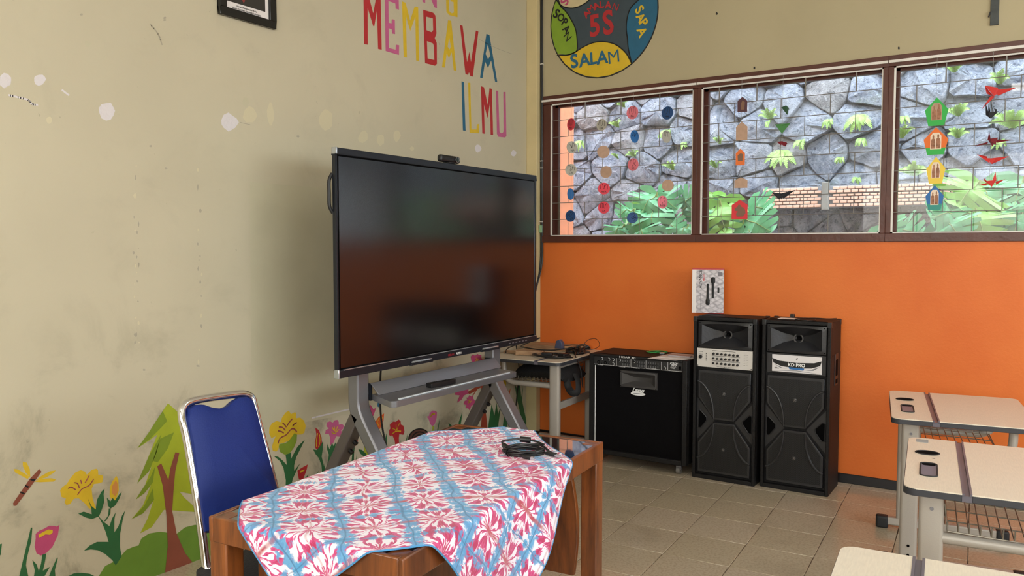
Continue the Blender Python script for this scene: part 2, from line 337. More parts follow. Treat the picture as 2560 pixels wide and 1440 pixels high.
def link(o, parent):
    COL.objects.link(o)
    if parent is not None: o.parent = parent
    return o
def obj(name, mb, m, parent=None, bevel=0, seg=2, label=None, two=None, fix=True):
    me = bpy.data.meshes.new(name); sh = SHIFT.get(parent.name, Vector()) if parent is not None else Vector()
    me.from_pydata([tuple(Vector(v)-sh) for v in mb.v], [], mb.f)
    for p, sm in zip(me.polygons, mb.sm): p.use_smooth = sm
    if fix:
        bm = bmesh.new(); bm.from_mesh(me); bmesh.ops.remove_doubles(bm, verts=bm.verts, dist=1e-6); bmesh.ops.recalc_face_normals(bm, faces=bm.faces); bm.to_mesh(me); bm.free()
        me.set_sharp_from_angle(angle=math.radians(38))
    me.materials.append(m)
    o = link(bpy.data.objects.new(name, me), parent)
    if bevel:
        md = o.modifiers.new('bevel', 'BEVEL'); md.width = bevel; md.segments = seg; md.limit_method = 'ANGLE'; md.angle_limit = math.radians(40)
    if label: o['label'] = label
    SHIFT[o.name] = sh
    return o
def thing(name, label, cat, loc=(0,0,0), rotz=0, group=None, world=False):
    o = bpy.data.objects.new(name, None); COL.objects.link(o); o.empty_display_size = .1
    o.location = loc; o.rotation_euler = (0,0,rotz); o['label'] = label; o['category'] = cat
    if group: o['group'] = group
    SHIFT[o.name] = Vector(loc) if world else Vector()
    return o
def tag(o, label, cat, group=None):
    o['label'] = label; o['category'] = cat
    if group: o['group'] = group
    return o
def struct(name, mb, m, **k):
    o = obj(name, mb, m, **k); o['kind'] = 'structure'; return o
def dup(root, loc, rotz, label, group=None):
    r = root.copy(); COL.objects.link(r); r.location = loc; r.rotation_euler = (0,0,rotz); r['label'] = label
    if group: r['group'] = group
    for ch in list(root.children):
        c = ch.copy(); COL.objects.link(c); c.parent = r
        for g in ch.children:
            d = g.copy(); COL.objects.link(d); d.parent = c
    return r
def text(name, s, m, parent, org, X, U, size, extr=.0004, align='CENTER', shear=0, rot=0, sx=1.0, bold=0, label=None):
    c = bpy.data.curves.new(name, 'FONT'); c.body = s; c.size = size; c.extrude = extr; c.align_x = align; c.align_y = 'CENTER'; c.shear = shear; c.offset = bold; c.resolution_u = 3
    t = bpy.data.objects.new('tmp', c); COL.objects.link(t); dg = bpy.context.evaluated_depsgraph_get(); dg.update()
    me = bpy.data.meshes.new_from_object(t.evaluated_get(dg)); bpy.data.objects.remove(t)
    X = Vector(X).normalized(); U = Vector(U); U = (U - X*U.dot(X)).normalized(); N = X.cross(U)
    R = Matrix((X, U, N)).transposed().to_4x4(); sh = SHIFT.get(parent.name, Vector())
    me.transform(Matrix.Translation(Vector(org)-sh) @ R @ Matrix.Rotation(rot, 4, 'Z') @ Matrix.Diagonal((sx, 1, 1, 1)))
    me.materials.clear(); me.materials.append(m); me.name = name
    o = link(bpy.data.objects.new(name, me), parent)
    if label: o['label'] = label
    return o
def rrect(x0, y0, x1, y1, r, n=5):
    out = []
    for cx, cy, a0 in ((x1-r, y1-r, 0), (x0+r, y1-r, PI/2), (x0+r, y0+r, PI), (x1-r, y0+r, 1.5*PI)):
        for i in range(n+1): a = a0+PI/2*i/n; out.append((cx+r*math.cos(a), cy+r*math.sin(a)))
    return out
def ell(cx, cy, rx, ry, n=24, rot=0):
    return [(cx+rx*math.cos(2*PI*i/n)*math.cos(rot)-ry*math.sin(2*PI*i/n)*math.sin(rot), cy+rx*math.cos(2*PI*i/n)*math.sin(rot)+ry*math.sin(2*PI*i/n)*math.cos(rot)) for i in range(n)]
def smooth_path(pts, k=6, closed=False):
    pts = [Vector(p) for p in pts]; n = len(pts); out = []
    rng = range(n if closed else n-1)
    for i in rng:
        p0 = pts[i-1] if (closed or i > 0) else pts[0]; p1 = pts[i]; p2 = pts[(i+1) % n]; p3 = pts[(i+2) % n] if (closed or i+2 < n) else pts[-1]
        for j in range(k):
            t = j/k; out.append(.5*((2*p1)+(-p0+p2)*t+(2*p0-5*p1+4*p2-p3)*t*t+(-p0+3*p1-3*p2+p3)*t**3))
    if not closed: out.append(pts[-1])
    return out
V = Vector

# ================================================================== THE ROOM
W_X0, W_X1 = .105, 6.75
GX = dict(z0=1.405, z1=2.435, o0=1.452, o1=2.375)          # window band on the back wall
wl = struct('wall_left', MB().box((-.15, -8.15, -.1), (0, .15, 3.3)), M['cream'])
wb = MB(); wb.box((0, 0, GX['z1']), (7, .15, 3.3)); wb.box((0, 0, GX['z0']), (W_X0, .15, GX['z1']))
wb_u = struct('wall_back', wb, M['cream2'])
lo = obj('dado', MB().box((0, 0, -.1), (7, .15, GX['z0'])), M['orange'], wb_u, label='bright orange painted lower wall')
struct('wall_right', MB().box((7, -8.15, -.1), (7.15, .15, 1.4)).box((7, -8.15, 2.4), (7.15, .15, 3.3)).box((7, -1.2, 1.4), (7.15, .15, 2.4)).box((7, -8.15, 1.4), (7.15, -6.0, 2.4)), M['cream2'])
struct('wall_front', MB().box((0, -8.15, -.1), (7, -8, 1.7)).box((0, -8.15, 2.5), (7, -8, 3.3)).box((0, -8.15, 1.7), (1.2, -8, 2.5)).box((5.8, -8.15, 1.7), (7, -8, 2.5)), M['cream2'])
struct('ceiling', MB().box((-.15, -8.15, 3.3), (7.15, .15, 3.4)), M['ceil'])
struct('outer_wall', MB().box((-7, .0, -.3), (-.15, .15, 3.4)), M['ext'])
struct('veranda_roof', MB().box((-.5, -10.6, 2.9), (7.5, -8.15, 3.0)), M['ceil'])  # unseen slab added to shut out sky at the front openings
struct('garden_wall', MB().box((-1, -11.2, -.2), (8, -11.0, 2.6)), M['cream2'])  # unseen wall added to block sky and dim the pane reflections
# corner pilaster between the two walls
struct('trim_1', MB().box((0, -.056, 0), (.086, 0, 3.3)), mat('pilaster_yellow_cream', hexc(208, 190, 144), .55, var=.06), bevel=.003)
struct('baseboard_back', MB().box((.086, -.012, 0), (7, 0, .055)), mat('black_gloss_skirting', hexc(24, 23, 26), .4, bump=.1), bevel=.003)

# floor: grout bed + individual tiles
fl = struct('floor', MB().box((-.1, -8.1, -.1), (7.1, .1, -.003)), mat('brown_grout', hexc(88, 72, 58), .85, bump=.2, bscale=80))
TS = .2965; ta = math.radians(2.9); ca, sa = math.cos(ta), math.sin(ta); T0 = V((1.347, -.724, 0))
tile_me = None; rest = MB(); h = TS/2-.0014
corners_in = lambda x, y: 0 < x < 7 and -8 < y < 0
for i in range(-30, 30):
    for j in range(-32, 8):
        c = T0 + V(((i+.5)*TS*ca-(j+.5)*TS*sa, (i+.5)*TS*sa+(j+.5)*TS*ca, 0))
        if not (-.1 < c.x < 7.1 and -8.1 < c.y < .1): continue
        if .2 < c.x < 4.1 and -3.9 < c.y < .1:
            if tile_me is None:
                o = obj('floor_tile', MB().box((-h, -h, -.012), (h, h, 0)), M['tile'], fl, bevel=.0016, seg=1); tile_me = o
            else: o = link(tile_me.copy(), fl)
            o.location = c; o.rotation_euler = (0, 0, ta)
        else:
            q = [c+V((a*h*ca-b*h*sa, a*h*sa+b*h*ca, 0)) for a, b in ((-1,-1),(1,-1),(1,1),(-1,1))]
            rest.add(q+[p-V((0,0,.012)) for p in q], [(0,1,2,3),(0,4,5,1),(1,5,6,2),(2,6,7,3),(3,7,4,0)])
o = obj('floor_tiles_beyond', rest, M['tile'], fl); o['kind'] = 'stuff'

# ------------------------------------------------------------------ windows: one long brown frame, glass and a steel grille in each light
cols = [(.105, .170), (1.215, 1.268), (2.317, 2.372), (3.419, 3.474), (4.521, 4.576), (5.623, 5.678), (6.70, 6.75)]
bays = [(cols[i][1], cols[i+1][0]) for i in range(6)]
z0, z1, o0, o1 = GX['z0'], GX['z1'], GX['o0'], GX['o1']
bar_rows = [o1-(o1-o0)*k/8 for k in range(9)]
for i, (xa, xb) in enumerate(bays):
    L0 = cols[i][0] if i == 0 else (cols[i][0]+cols[i][1])/2; R0 = cols[i+1][1] if i == 5 else (cols[i+1][0]+cols[i+1][1])/2
    mb = MB().box((L0, -.014, z0), (R0, .13, o0)).box((L0, -.014, o1), (R0, .13, z1)).box((L0, -.008, o0), (xa, .13, o1)).box((xb, -.008, o0), (R0, .13, o1))
    win = struct('window_%d' % (i+1), mb, M['brown'], bevel=.002)
    fr = MB().box((xa, .060, o0), (xa+.022, .095, o1)).box((xb-.014, .060, o0), (xb, .095, o1)).box((xa, .060, o1-.016), (xb, .095, o1)).box((xa, .060, o0), (xb, .095, o0+.008))
    obj('glazing_bead', fr, M['brown'], win)
    obj('glass_pane', MB().box((xa+.015, .078, o0+.004), (xb-.010, .082, o1-.012)), M['glass'], win)
    obj('curtain_rail', MB().box((L0+.002, -.026, o1+.018), (R0-.002, -.014, o1+.032)), M['white'], win, label='thin white strip along the top of the frame')
    g = MB(); e = .010
    g.box((xa, -.004, o0), (xa+e, .004, o1)); g.box((xb-.006, -.004, o0), (xb, .004, o1)); g.box((xa, -.004, o1-.008), (xb, .004, o1)); g.box((xa, -.004, o0), (xb, .004, o0+.006))
    gr = obj('security_grille', g, M['rodw'], win, label='white steel grille frame')
    for k in range(1, 8):
        obj('grille_rod', MB().cyl((xa+.002, 0, bar_rows[k]), (xb-.002, 0, bar_rows[k]), .0024, 6), M['rod'], gr)
    if i == 0: A, B = [.44, .71, .985], [.308, .575, .848, 1.11]
    elif i == 1: A, B = None, None
    elif i == 2: A, B = None, None
    if i == 1:
        A = [on(x, 240, 1, 0).x for x in (1798, 1892, 2013, 2140)]; B = [on(x, 300, 1, 0).x for x in (1836, 1952, 2075)]
    elif i == 2:
        A = [on(x, 200, 1, 0).x for x in (2365, 2515)]+[3.08, 3.30]; B = [on(x, 300, 1, 0).x for x in (2290, 2437)]+[2.97, 3.2]
    elif i > 2: A, B = [xa+.12+.27*k for k in range(4)], [xa+.25+.27*k for k in range(3)]
    for k in range(8):
        for x in (A if k % 2 == 0 else B):
            if xa < x < xb: obj('grille_rod', MB().cyl((x, .002, bar_rows[k]), (x, .002, bar_rows[k+1]), .0026 if k else .0038, 6), M['rod'], gr)

# ------------------------------------------------------------------ outside: stone retaining wall, reflected bricks, pillar, ground, plants
YS = 1.62
rw = struct('retaining_wall', MB().box((-7, YS+.02, -.2), (9.6, YS+.5, 4.3)), M['mortar'])
struct('outside_ground', MB().box((-7, .15, -.3), (9.6, YS+.05, -.1)), M['concrete'])
struct('outside_pillar', MB().box((.02, .42, -.2), (.02+.001, .421, -.19)) if False else MB().box((-.22, .30, -.2), (.055, .55, 4.0)), M['ext'], bevel=.006)
random.seed(21)
pts = []
r_ = 0; z = .75
while z < 3.75:
    hh = random.uniform(.20, .27); x = -1.75+random.uniform(0, .2)
    while x < 4.6:
        pts.append((x+random.uniform(-.05, .05), z+random.uniform(-.06, .06))); x += random.uniform(.22, .40)
    z += hh
def clip(poly, px, pz, nx, nz):
    out = []
    for i in range(len(poly)):
        a, b = poly[i], poly[(i+1) % len(poly)]; da = (a[0]-px)*nx+(a[1]-pz)*nz; db = (b[0]-px)*nx+(b[1]-pz)*nz
        if da <= 0: out.append(a)
        if da*db < 0: t = da/(da-db); out.append((a[0]+(b[0]-a[0])*t, a[1]+(b[1]-a[1])*t))
    return out
nst = 0
for (cx, cz) in pts:
    if nst >= 298: break
    poly = [(cx-.35, cz-.3), (cx+.35, cz-.3), (cx+.35, cz+.3), (cx-.35, cz+.3)]
    for (qx, qz) in pts:
        if (qx, qz) == (cx, cz) or abs(qx-cx) > .8 or abs(qz-cz) > .7: continue
        dx, dz = qx-cx, qz-cz; poly = clip(poly, (cx+qx)/2, (cz+qz)/2, dx, dz)
        if len(poly) < 3: break
    if len(poly) < 3: continue
    mx_ = sum(p[0] for p in poly)/len(poly); mz_ = sum(p[1] for p in poly)/len(poly)
    sub = []
    for i in range(len(poly)):
        a, b = poly[i], poly[(i+1) % len(poly)]
        sub += [(a[0]*.88+b[0]*.12, a[1]*.88+b[1]*.12), ((a[0]+b[0])/2+random.uniform(-.008, .008), (a[1]+b[1])/2+random.uniform(-.008, .008)), (a[0]*.12+b[0]*.88, a[1]*.12+b[1]*.88)]
    n = len(sub); pr = random.uniform(0, .035); vs = []
    tx, tz = random.uniform(-.12, .12), random.uniform(-.05, .22)
    for q, (sc, yy) in enumerate(((.998, .05), (.992, .004), (.945, -.022), (.55, -.034))):
        for (px_, pz_) in sub:
            X_ = mx_+(px_-mx_)*sc; Z_ = mz_+(pz_-mz_)*sc
            j = 0 if q < 2 else random.uniform(-.014, .014)
            vs.append((X_, YS+yy-(pr if q else 0)+(tx*(X_-mx_)+tz*(Z_-mz_) if q > 1 else 0)+j, Z_))
    vs.append((mx_, YS-.040-pr+random.uniform(-.01, .01), mz_))
    fs = [(k*n+i, k*n+(i+1) % n, (k+1)*n+(i+1) % n, (k+1)*n+i) for k in range(3) for i in range(n)]+[(3*n+i, 3*n+(i+1) % n, 4*n) for i in range(n)]
    obj('stone', MB().add(vs, fs, True), M['stone'], rw); nst += 1
# glass reflection built as geometry: band of small pale bricks, dark post
def onY(px, py, y): return on(px, py, 1, y)
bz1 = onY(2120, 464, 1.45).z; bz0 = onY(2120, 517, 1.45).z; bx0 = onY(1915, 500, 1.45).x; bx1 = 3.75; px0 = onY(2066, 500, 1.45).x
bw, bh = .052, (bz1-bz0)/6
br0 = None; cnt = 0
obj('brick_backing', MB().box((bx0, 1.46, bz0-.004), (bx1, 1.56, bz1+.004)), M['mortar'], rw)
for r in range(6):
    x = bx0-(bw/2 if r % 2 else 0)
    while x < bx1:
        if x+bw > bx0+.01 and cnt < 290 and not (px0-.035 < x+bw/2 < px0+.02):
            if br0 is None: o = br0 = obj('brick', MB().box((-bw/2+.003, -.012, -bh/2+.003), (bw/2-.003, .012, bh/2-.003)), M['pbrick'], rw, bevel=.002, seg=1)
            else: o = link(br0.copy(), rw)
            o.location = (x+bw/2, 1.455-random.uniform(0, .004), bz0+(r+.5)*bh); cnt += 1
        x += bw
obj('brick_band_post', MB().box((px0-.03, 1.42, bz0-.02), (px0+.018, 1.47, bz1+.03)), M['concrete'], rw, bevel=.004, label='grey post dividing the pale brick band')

def frond(base, tip, sag, wd, nl=9):
    """fern frond: mid-rib and paired leaflets"""
    b, t = V(base), V(tip); mb = MB(); P_ = []
    for i in range(nl+1):
        u = i/nl; p = b.lerp(t, u)+V((0, -.03*math.sin(PI*u), sag*math.sin(PI*u*.9))); P_.append(p)
    mb.tube(P_, [.002*(1-i/(nl+1))+.0006 for i in range(nl+1)], 4)
    for i in range(1, nl):
        d = (P_[i+1]-P_[i-1]).normalized(); sd = d.cross(V((0,-1,.2))).normalized(); ln = wd*math.sin(PI*(i/nl)**.7)*1.0+.004; tw = .35*(P_[i+1]-P_[i]).length+.002
        for sg in (1, -1):
            e = P_[i]+sd*sg*ln+d*ln*.35+V((0, -.004, -.1*ln)); a = P_[i]-d*tw; c = P_[i]+d*tw; m1 = (a+e)/2-d*tw*.4; m2 = (c+e)/2+d*tw*.5
            mb.add([a, m1, e, m2, c], [(0,1,2),(0,2,4),(2,3,4)])
    return mb
def fern(px, py, size, down, label, n=6, m='fern', spread=1.0, y=None):
    p = onY(px, py, YS-.06 if y is None else y); t = thing('wall_fern', label, 'fern', p, world=True, group='ferns on the stone wall')
    for i in range(n):
        if down: a = -PI/2+spread*(i-(n-1)/2)*.27+random.uniform(-.1, .1)
        else: a = PI/2+spread*(i-(n-1)/2)*.5+random.uniform(-.15, .15)
        ln = size*random.uniform(.50, .92); tip = p+V((math.cos(a)*ln, -random.uniform(.03, .10), math.sin(a)*ln*(1 if down else .8)))
        obj('frond', frond(p+V((0, .02, 0)), tip, .02 if down else size*.22, size*.125, 14 if size > .12 else 10), M[m], t)
random.seed(5)
for (x, y, s, d, lb, n) in [
    (1560, 268, .10, False, 'pale fern high on the stone wall, left window, beside the pink disc', 6),
    (1545, 318, .09, False, 'small fern below the highest fern seen in the left window', 5),
    (1455, 352, .13, True, 'yellowish fern behind the topmost grey disc pair, far left window pane', 6),
    (1672, 325, .13, True, 'hanging fern behind the blue disc at the top right of the left window', 6),
    (1588, 392, .08, False, 'small upright fern above the red and grey disc in the left window', 7),
    (1545, 397, .06, False, 'tiny fern between the brown discs and the red disc, left window', 4),
    (1683, 425, .10, False, 'fern near the right edge of the left window, above the brown disc', 5),
    (1715, 358, .08, True, 'fern hanging at the right edge of the left window', 5),
    (1928, 300, .11, False, 'pale fern above the dark green paper bird in the middle window', 6),
    (1925, 305, .07, True, 'drooping fern under the dark red paper bird in the middle window', 4),
    (1958, 375, .22, True, 'long bright hanging fern at the centre of the middle window', 7),
    (2005, 350, .12, True, 'yellow green fern right of the dark red paper bird', 5),
    (2150, 285, .22, True, 'large yellow green fern hanging right in the middle window', 6),
    (2075, 298, .11, True, 'fern with short fronds right of centre near the top of the middle window', 5),
    (2155, 345, .10, True, 'fern hanging below the large one on the right of the middle window', 5),
    (2145, 445, .07, True, 'little fern just above the pale brick band in the middle window', 5),
    (1790, 420, .09, False, 'fern at the left edge of the middle window', 5),
    (1800, 360, .08, False, 'small fern at the upper left edge of the middle window', 4),
    (2105, 395, .08, True, 'low fern above the brick band, middle window', 6),
    (2385, 180, .13, False, 'fern near the top left of the right window', 6),
    (2395, 290, .12, False, 'yellow fern right of the green paper pentagon', 6),
    (2395, 345, .10, False, 'fern right of the orange paper pentagon', 6),
    (2500, 210, .12, False, 'fern above the topmost red paper crane', 6),
    (2530, 320, .18, False, 'big feathery fern right of the paper cranes', 7),
    (2500, 350, .12, True, 'fern hanging beside the dark red paper crane', 5),
    (2260, 290, .12, True, 'fern at the upper left of the right window', 5),
    (2255, 345, .13, False, 'fern at the left edge of the right window', 5),
    (2285, 440, .14, False, 'leafy fern behind the yellow paper pentagon', 7)]:
    fern(x, y, s, d, lb, n)

def monstera_leaf(name, parent, base, tip, wd, normal=(0,-1,.3), m='leaf', lobes=6):
    """split leaf: lobes leave the mid-rib on both sides, heart-shaped at the stalk"""
    b, t = V(base), V(tip); ax = (t-b); ln = ax.length; d = ax.normalized(); sd = d.cross(V(normal)).normalized(); nn = sd.cross(d).normalized(); mb = MB()
    def P_(u, v): return b + d*(u*ln) + sd*(v*wd) - nn*(.18*ln*(u-.45)**2) + nn*(-.10*wd*abs(v)*1.2) - nn*.02*math.sin(u*9)
    prof = lambda u: max(.03, math.sin(PI*min(1, (u*.92+.10))**.85))
    for sg in (1, -1):
        mb.add([P_(0, 0), P_(-.13, sg*.30), P_(-.05, sg*.62), P_(.10, sg*.74), P_(.13, sg*.35), P_(.10, 0)], [(0,1,2,3,4,5)])
        for k in range(lobes):
            u0 = .04+k*.90/lobes; u1 = u0+.90/lobes; sh_ = .13+.05*k/lobes; wa = prof(u0+.03)*.80; wb_ = prof(u1+.01)*.80
            mb.add([P_(u0, 0), P_(u0+.3*sh_, sg*wa*.36), P_(u1+.3*sh_, sg*wb_*.36), P_(u1, 0)], [(0,1,2,3)])
            mb.add([P_(u0+.3*sh_, sg*wa*.36), P_(u0+sh_*.8, sg*wa*.80), P_(u0+sh_+.015, sg*wa), P_((u0+u1)/2+sh_+.025, sg*(wa+wb_)/2*1.05), P_(u1+sh_-.055, sg*wb_*.99), P_(u1+sh_*.75-.042, sg*wb_*.72), P_(u1+.3*sh_-.004, sg*wb_*.36)], [(0,1,2,3,4,5,6)])
    mb.add([P_(.93, -.02), P_(.96, -.10), P_(1.05, 0), P_(.96, .10), P_(.93, .02)], [(0,1,2,3,4)])
    o = obj(name, mb, M[m], parent)
    obj('mid_rib', MB().tube([P_(k/6, 0)+nn*.003 for k in range(7)], [.0045*(1-k/8) for k in range(7)], 5), M['stem'], o)
    return o
def mplant(label, px, py, leaves, y=.95):
    root = onY(px, py, y); root.z = -.1
    t = thing('monstera_plant', label, 'plant', root, world=True)
    for (x0, y0, x1, y1, wd, yy, m) in leaves:
        a = onY(x0, y0, yy); b = onY(x1, y1, yy-.12); lf = monstera_leaf('leaf', t, a, b, wd, m=m)
        obj('leaf_stalk', MB().tube(smooth_path([root, root.lerp(a, .55)+V((0, .05, .08)), a], 5), .006, 6), M['stem'], t)
mplant('monstera with large split leaves behind the lowest discs of the left window', 1620, 600, [
    (1643, 480, 1600, 530, .26, 1.0, 'leaf'), (1640, 482, 1690, 520, .20, 1.05, 'leaf'), (1630, 505, 1632, 588, .22, .95, 'leaf'),
    (1585, 522, 1545, 535, .15, .9, 'leaf'), (1600, 560, 1612, 600, .2, .9, 'leaf'), (1575, 510, 1610, 560, .17, 1.05, 'leaf2'), (1660, 555, 1700, 575, .16, .95, 'leaf'),
    (1560, 560, 1530, 590, .17, .95, 'leaf')])
mplant('monstera behind the red squirrel tag, between the left and middle windows', 1780, 600, [
    (1705, 525, 1735, 480, .18, 1.0, 'leaf'), (1800, 500, 1765, 570, .28, 1.0, 'leaf'), (1800, 500, 1810, 580, .24, .95, 'leaf2'), (1870, 520, 1925, 520, .20, 1.0, 'leaf'),
    (1860, 545, 1925, 575, .22, .9, 'leaf'), (1780, 480, 1765, 500, .16, 1.1, 'leaf2'), (1870, 560, 1880, 600, .20, .9, 'leaf'), (1720, 560, 1700, 590, .18, .9, 'leaf')])
mplant('monstera with broad bright leaves behind the red paper crane, right window', 2450, 600, [
    (2450, 450, 2395, 510, .30, .95, 'leaf2'), (2455, 452, 2480, 520, .26, 1.0, 'leaf'), (2400, 530, 2330, 540, .24, .85, 'leaf'), (2440, 520, 2460, 590, .24, .85, 'leaf2'),
    (2480, 525, 2520, 560, .22, .9, 'leaf'), (2360, 545, 2400, 590, .22, .8, 'leaf')])
mplant('monstera with blue green leaves at the right edge of the right window', 2580, 600, [
    (2560, 440, 2535, 510, .28, 1.0, 'leaf'), (2570, 440, 2600, 500, .28, 1.0, 'leaf'), (2555, 530, 2530, 590, .24, .9, 'leaf'), (2600, 520, 2620, 590, .24, .9, 'leaf2')])
mplant('low monstera leaves along the sill of the middle window, far right', 2230, 600, [
    (2200, 560, 2230, 590, .18, .8, 'leaf'), (2230, 575, 2300, 580, .18, .8, 'leaf')])

# ================================================================== WALL PAINTINGS AND WEAR
def C(ox, oy, s): return lambda p: (p[0]/s+ox, p[1]/s+oy)
def wleft(layer): return lambda px, py: (lambda p: V((.0006+.0006*layer, p.y, p.z)))(on(px, py, 0, 0))
def wback(layer): return lambda px, py: (lambda p: V((p.x, -.0006-.0006*layer, p.z)))(on(px, py, 1, 0))
def pp(name, crop, rings, m, parent=wl, layer=0, wall=wleft, label=None):
    """painted patch lying on a wall; rings: one outline or [outline, hole, ...]"""
    if isinstance(rings[0][0], (int, float)): rings = [rings]
    return obj(name, MB().poly([[crop(p) for p in r] for r in rings], wall(layer)), m, parent, label=label, fix=False)
def strokes(name, crop, lines, m, wd, parent=wl, layer=1, wall=wleft, closed=False, label=None):
    mb = MB(); fn = wall(layer); ax = (V((1,0,0)) if wall is wleft else V((0,-1,0)))
    for ln in lines:
        P_ = smooth_path([fn(*crop(p)) for p in ln], 4) if len(ln) > 2 else [fn(*crop(p)) for p in ln]
        for i in range(len(P_)-1):
            d = (P_[i+1]-P_[i]);
            if d.length < 1e-6: continue
            sd = d.normalized().cross(ax)*wd/2; e = d.normalized()*wd*.2
            mb.add([P_[i]-sd-e, P_[i]+sd-e, P_[i+1]+sd+e, P_[i+1]-sd+e], [(0,1,2,3)])
    return obj(name, mb, m, parent, label=label, fix=False)
c2 = C(700, 0, 3.6)
LET = [
 ('red', [[(750,-90),(785,-85),(838,120),(870,-50),(905,-40),(915,448),(882,440),(872,95),(848,235),(838,235),(788,70),(790,403),(757,398)]]),
 ('pink', [[(942,-40),(1068,0),(1070,88),(1040,78),(1038,32),(975,8),(978,205),(1005,210),(1006,172),(1033,178),(1035,308),(1010,302),(1006,265),(978,255),(980,432),(1040,447),(1043,402),(1072,407),(1070,495),(950,458)]]),
 ('yellow', [[(1098,12),(1130,25),(1170,185),(1212,58),(1243,66),(1252,550),(1225,545),(1217,150),(1172,280),(1132,140),(1142,518),(1112,512)]]),
 ('red', [[(1288,88),(1378,115),(1398,140),(1408,300),(1392,345),(1410,385),(1412,575),(1395,592),(1305,568)], [(1315,150),(1375,165),(1378,270),(1365,290),(1318,272)], [(1322,370),(1375,390),(1385,415),(1388,540),(1328,525)]]),
 ('yellow', [[(1512,182),(1540,186),(1587,640),(1563,632),(1545,470),(1520,522),(1500,480),(1482,608),(1457,605)], [(1522,340),(1508,420),(1525,445),(1538,420)]]),
 ('red', [[(1620,225),(1643,232),(1683,560),(1703,465),(1718,560),(1762,275),(1785,283),(1735,690),(1712,685),(1700,650),(1690,675),(1668,665)]]),
 ('blue', [[(1857,305),(1885,315),(1955,738),(1935,735),(1900,545),(1872,612),(1845,555),(1822,705),(1800,698)], [(1870,400),(1850,485),(1872,532),(1893,500)]]),
 ('blue', [[(1633,732),(1655,738),(1670,1178),(1646,1175)]]),
 ('yellow', [[(1692,745),(1712,745),(1722,1165),(1768,1165),(1770,1120),(1792,1115),(1792,1200),(1705,1195)]]),
 ('red', [[(1808,775),(1835,785),(1870,945),(1885,793),(1907,800),(1918,1217),(1895,1213),(1890,920),(1868,1065),(1835,940),(1842,1205),(1820,1200)]]),
 ('pink', [[(1943,815),(1963,818),(1975,1185),(1988,1200),(2005,1195),(2012,1180),(2010,828),(2030,828),(2037,1225),(2025,1238),(1965,1232),(1952,1205)]]),
 ('pink', [[(1278,-300),(1300,-300),(1380,-60),(1385,-290),(1405,-285),(1412,75),(1388,65),(1305,-150),(1307,27),(1282,18)]]),
 ('yellow', [[(1488,-250),(1590,-230),(1595,-150),(1570,-155),(1565,-205),(1512,-215),(1522,100),(1545,120),(1565,112),(1562,20),(1535,10),(1535,-20),(1597,0),(1597,155),(1520,135),(1497,105)]])]
for k, r in LET: pp('painted_letter', c2, r, PT[k], label='%s painted capital letter' % k)

c7 = C(0, 1120, 4.5)
b_ = pp('painted_dragonfly', c7, [(440,235),(465,265),(390,370),(180,650),(150,650),(145,620),(330,350)], PT['trunk'], layer=1, label='painted dragonfly with brown body')
for r in ([(255,155),(300,165),(335,240),(340,330),(290,280),(255,200)], [(152,235),(200,240),(330,320),(310,350),(170,275)], [(630,250),(600,280),(520,330),(400,365),(470,310),(560,260)], [(630,355),(600,378),(450,385),(385,378),(470,345),(580,340)]):
    pp('painted_wing', c7, r, PT['yellow'], b_, 0)
for r in ([(338,343),(405,350),(375,375),(338,360)], [(282,416),(330,432),(310,450),(278,432)], [(225,486),(282,510),(265,523),(222,502)]): pp('painted_stripe', c7, r, PT['black'], b_, 2)
f = pp('painted_flower', c7, [(675,480),(700,440),(750,405),(790,340),(850,270),(910,248),(955,265),(975,300),(1030,245),(1085,232),(1102,250),(1105,300),(1150,302),(1162,330),(1150,385),(1100,400),(1055,405),(1030,460),(1040,560),(1080,690),(1000,680),(950,620),(885,565),(830,570),(790,630),(745,640),(725,615),(740,565),(690,550)], PT['yellow'], label='yellow trumpet flower, far left')
strokes('petal_lines', c7, [[(765,455),(800,440),(850,470)], [(870,525),(920,460),(1000,420),(1050,350)], [(955,390),(1000,310)], [(835,390),(870,400),(890,450)], [(905,360),(915,400)]], PT['plum'], .004, f, 2)
for r in ([(985,565),(1025,650),(1075,690),(1090,580),(1140,490),(1175,455),(1163,520),(1172,600),(1140,700),(1110,770),(1030,800),(960,780),(878,738),(940,715),(1030,745),(1025,680)],
          [(1100,760),(1165,830),(1230,880),(1260,790),(1300,722),(1285,800),(1283,950),(1330,880),(1370,760),(1407,700),(1380,800),(1350,960),(1345,1100),(1365,1220),(1300,1320),(1260,1260),(1180,1190),(1100,1150),(1020,1140),(942,1155),(1010,1095),(1090,1055),(1220,1055),(1190,950),(1150,850)],
          [(1165,830),(1215,760),(1222,680),(1243,680),(1240,740),(1190,820)], [(1200,555),(1240,600),(1265,560),(1290,590),(1340,520),(1370,490),(1340,570),(1290,650),(1240,680),(1215,650)]):
    pp('painted_stem', c7, r, PT['dgreen'], f, 1)
f = pp('painted_bud', c7, [(1308,310),(1330,360),(1335,480),(1300,590),(1260,590),(1232,540),(1235,440),(1260,380)], PT['yellow'], label='yellow closed bud')
pp('bud_centre', c7, [(1300,360),(1318,400),(1318,500),(1290,540),(1260,510),(1258,430)], mat('paint_apricot', hexc(204, 138, 70), .5), f, 2)
f = pp('painted_tulip', c7, [(400,965),(440,930),(490,910),(550,875),(610,875),(640,885),(668,862),(650,980),(590,1110),(520,1180),(460,1210),(410,1185),(388,1110),(400,1020)], PT['mag'], label='magenta tulip at the far left')
pp('tulip_centre', c7, [(430,975),(490,940),(540,915),(590,920),(590,950),(560,975),(510,970),(440,1010)], PT['yellow'], f, 2)
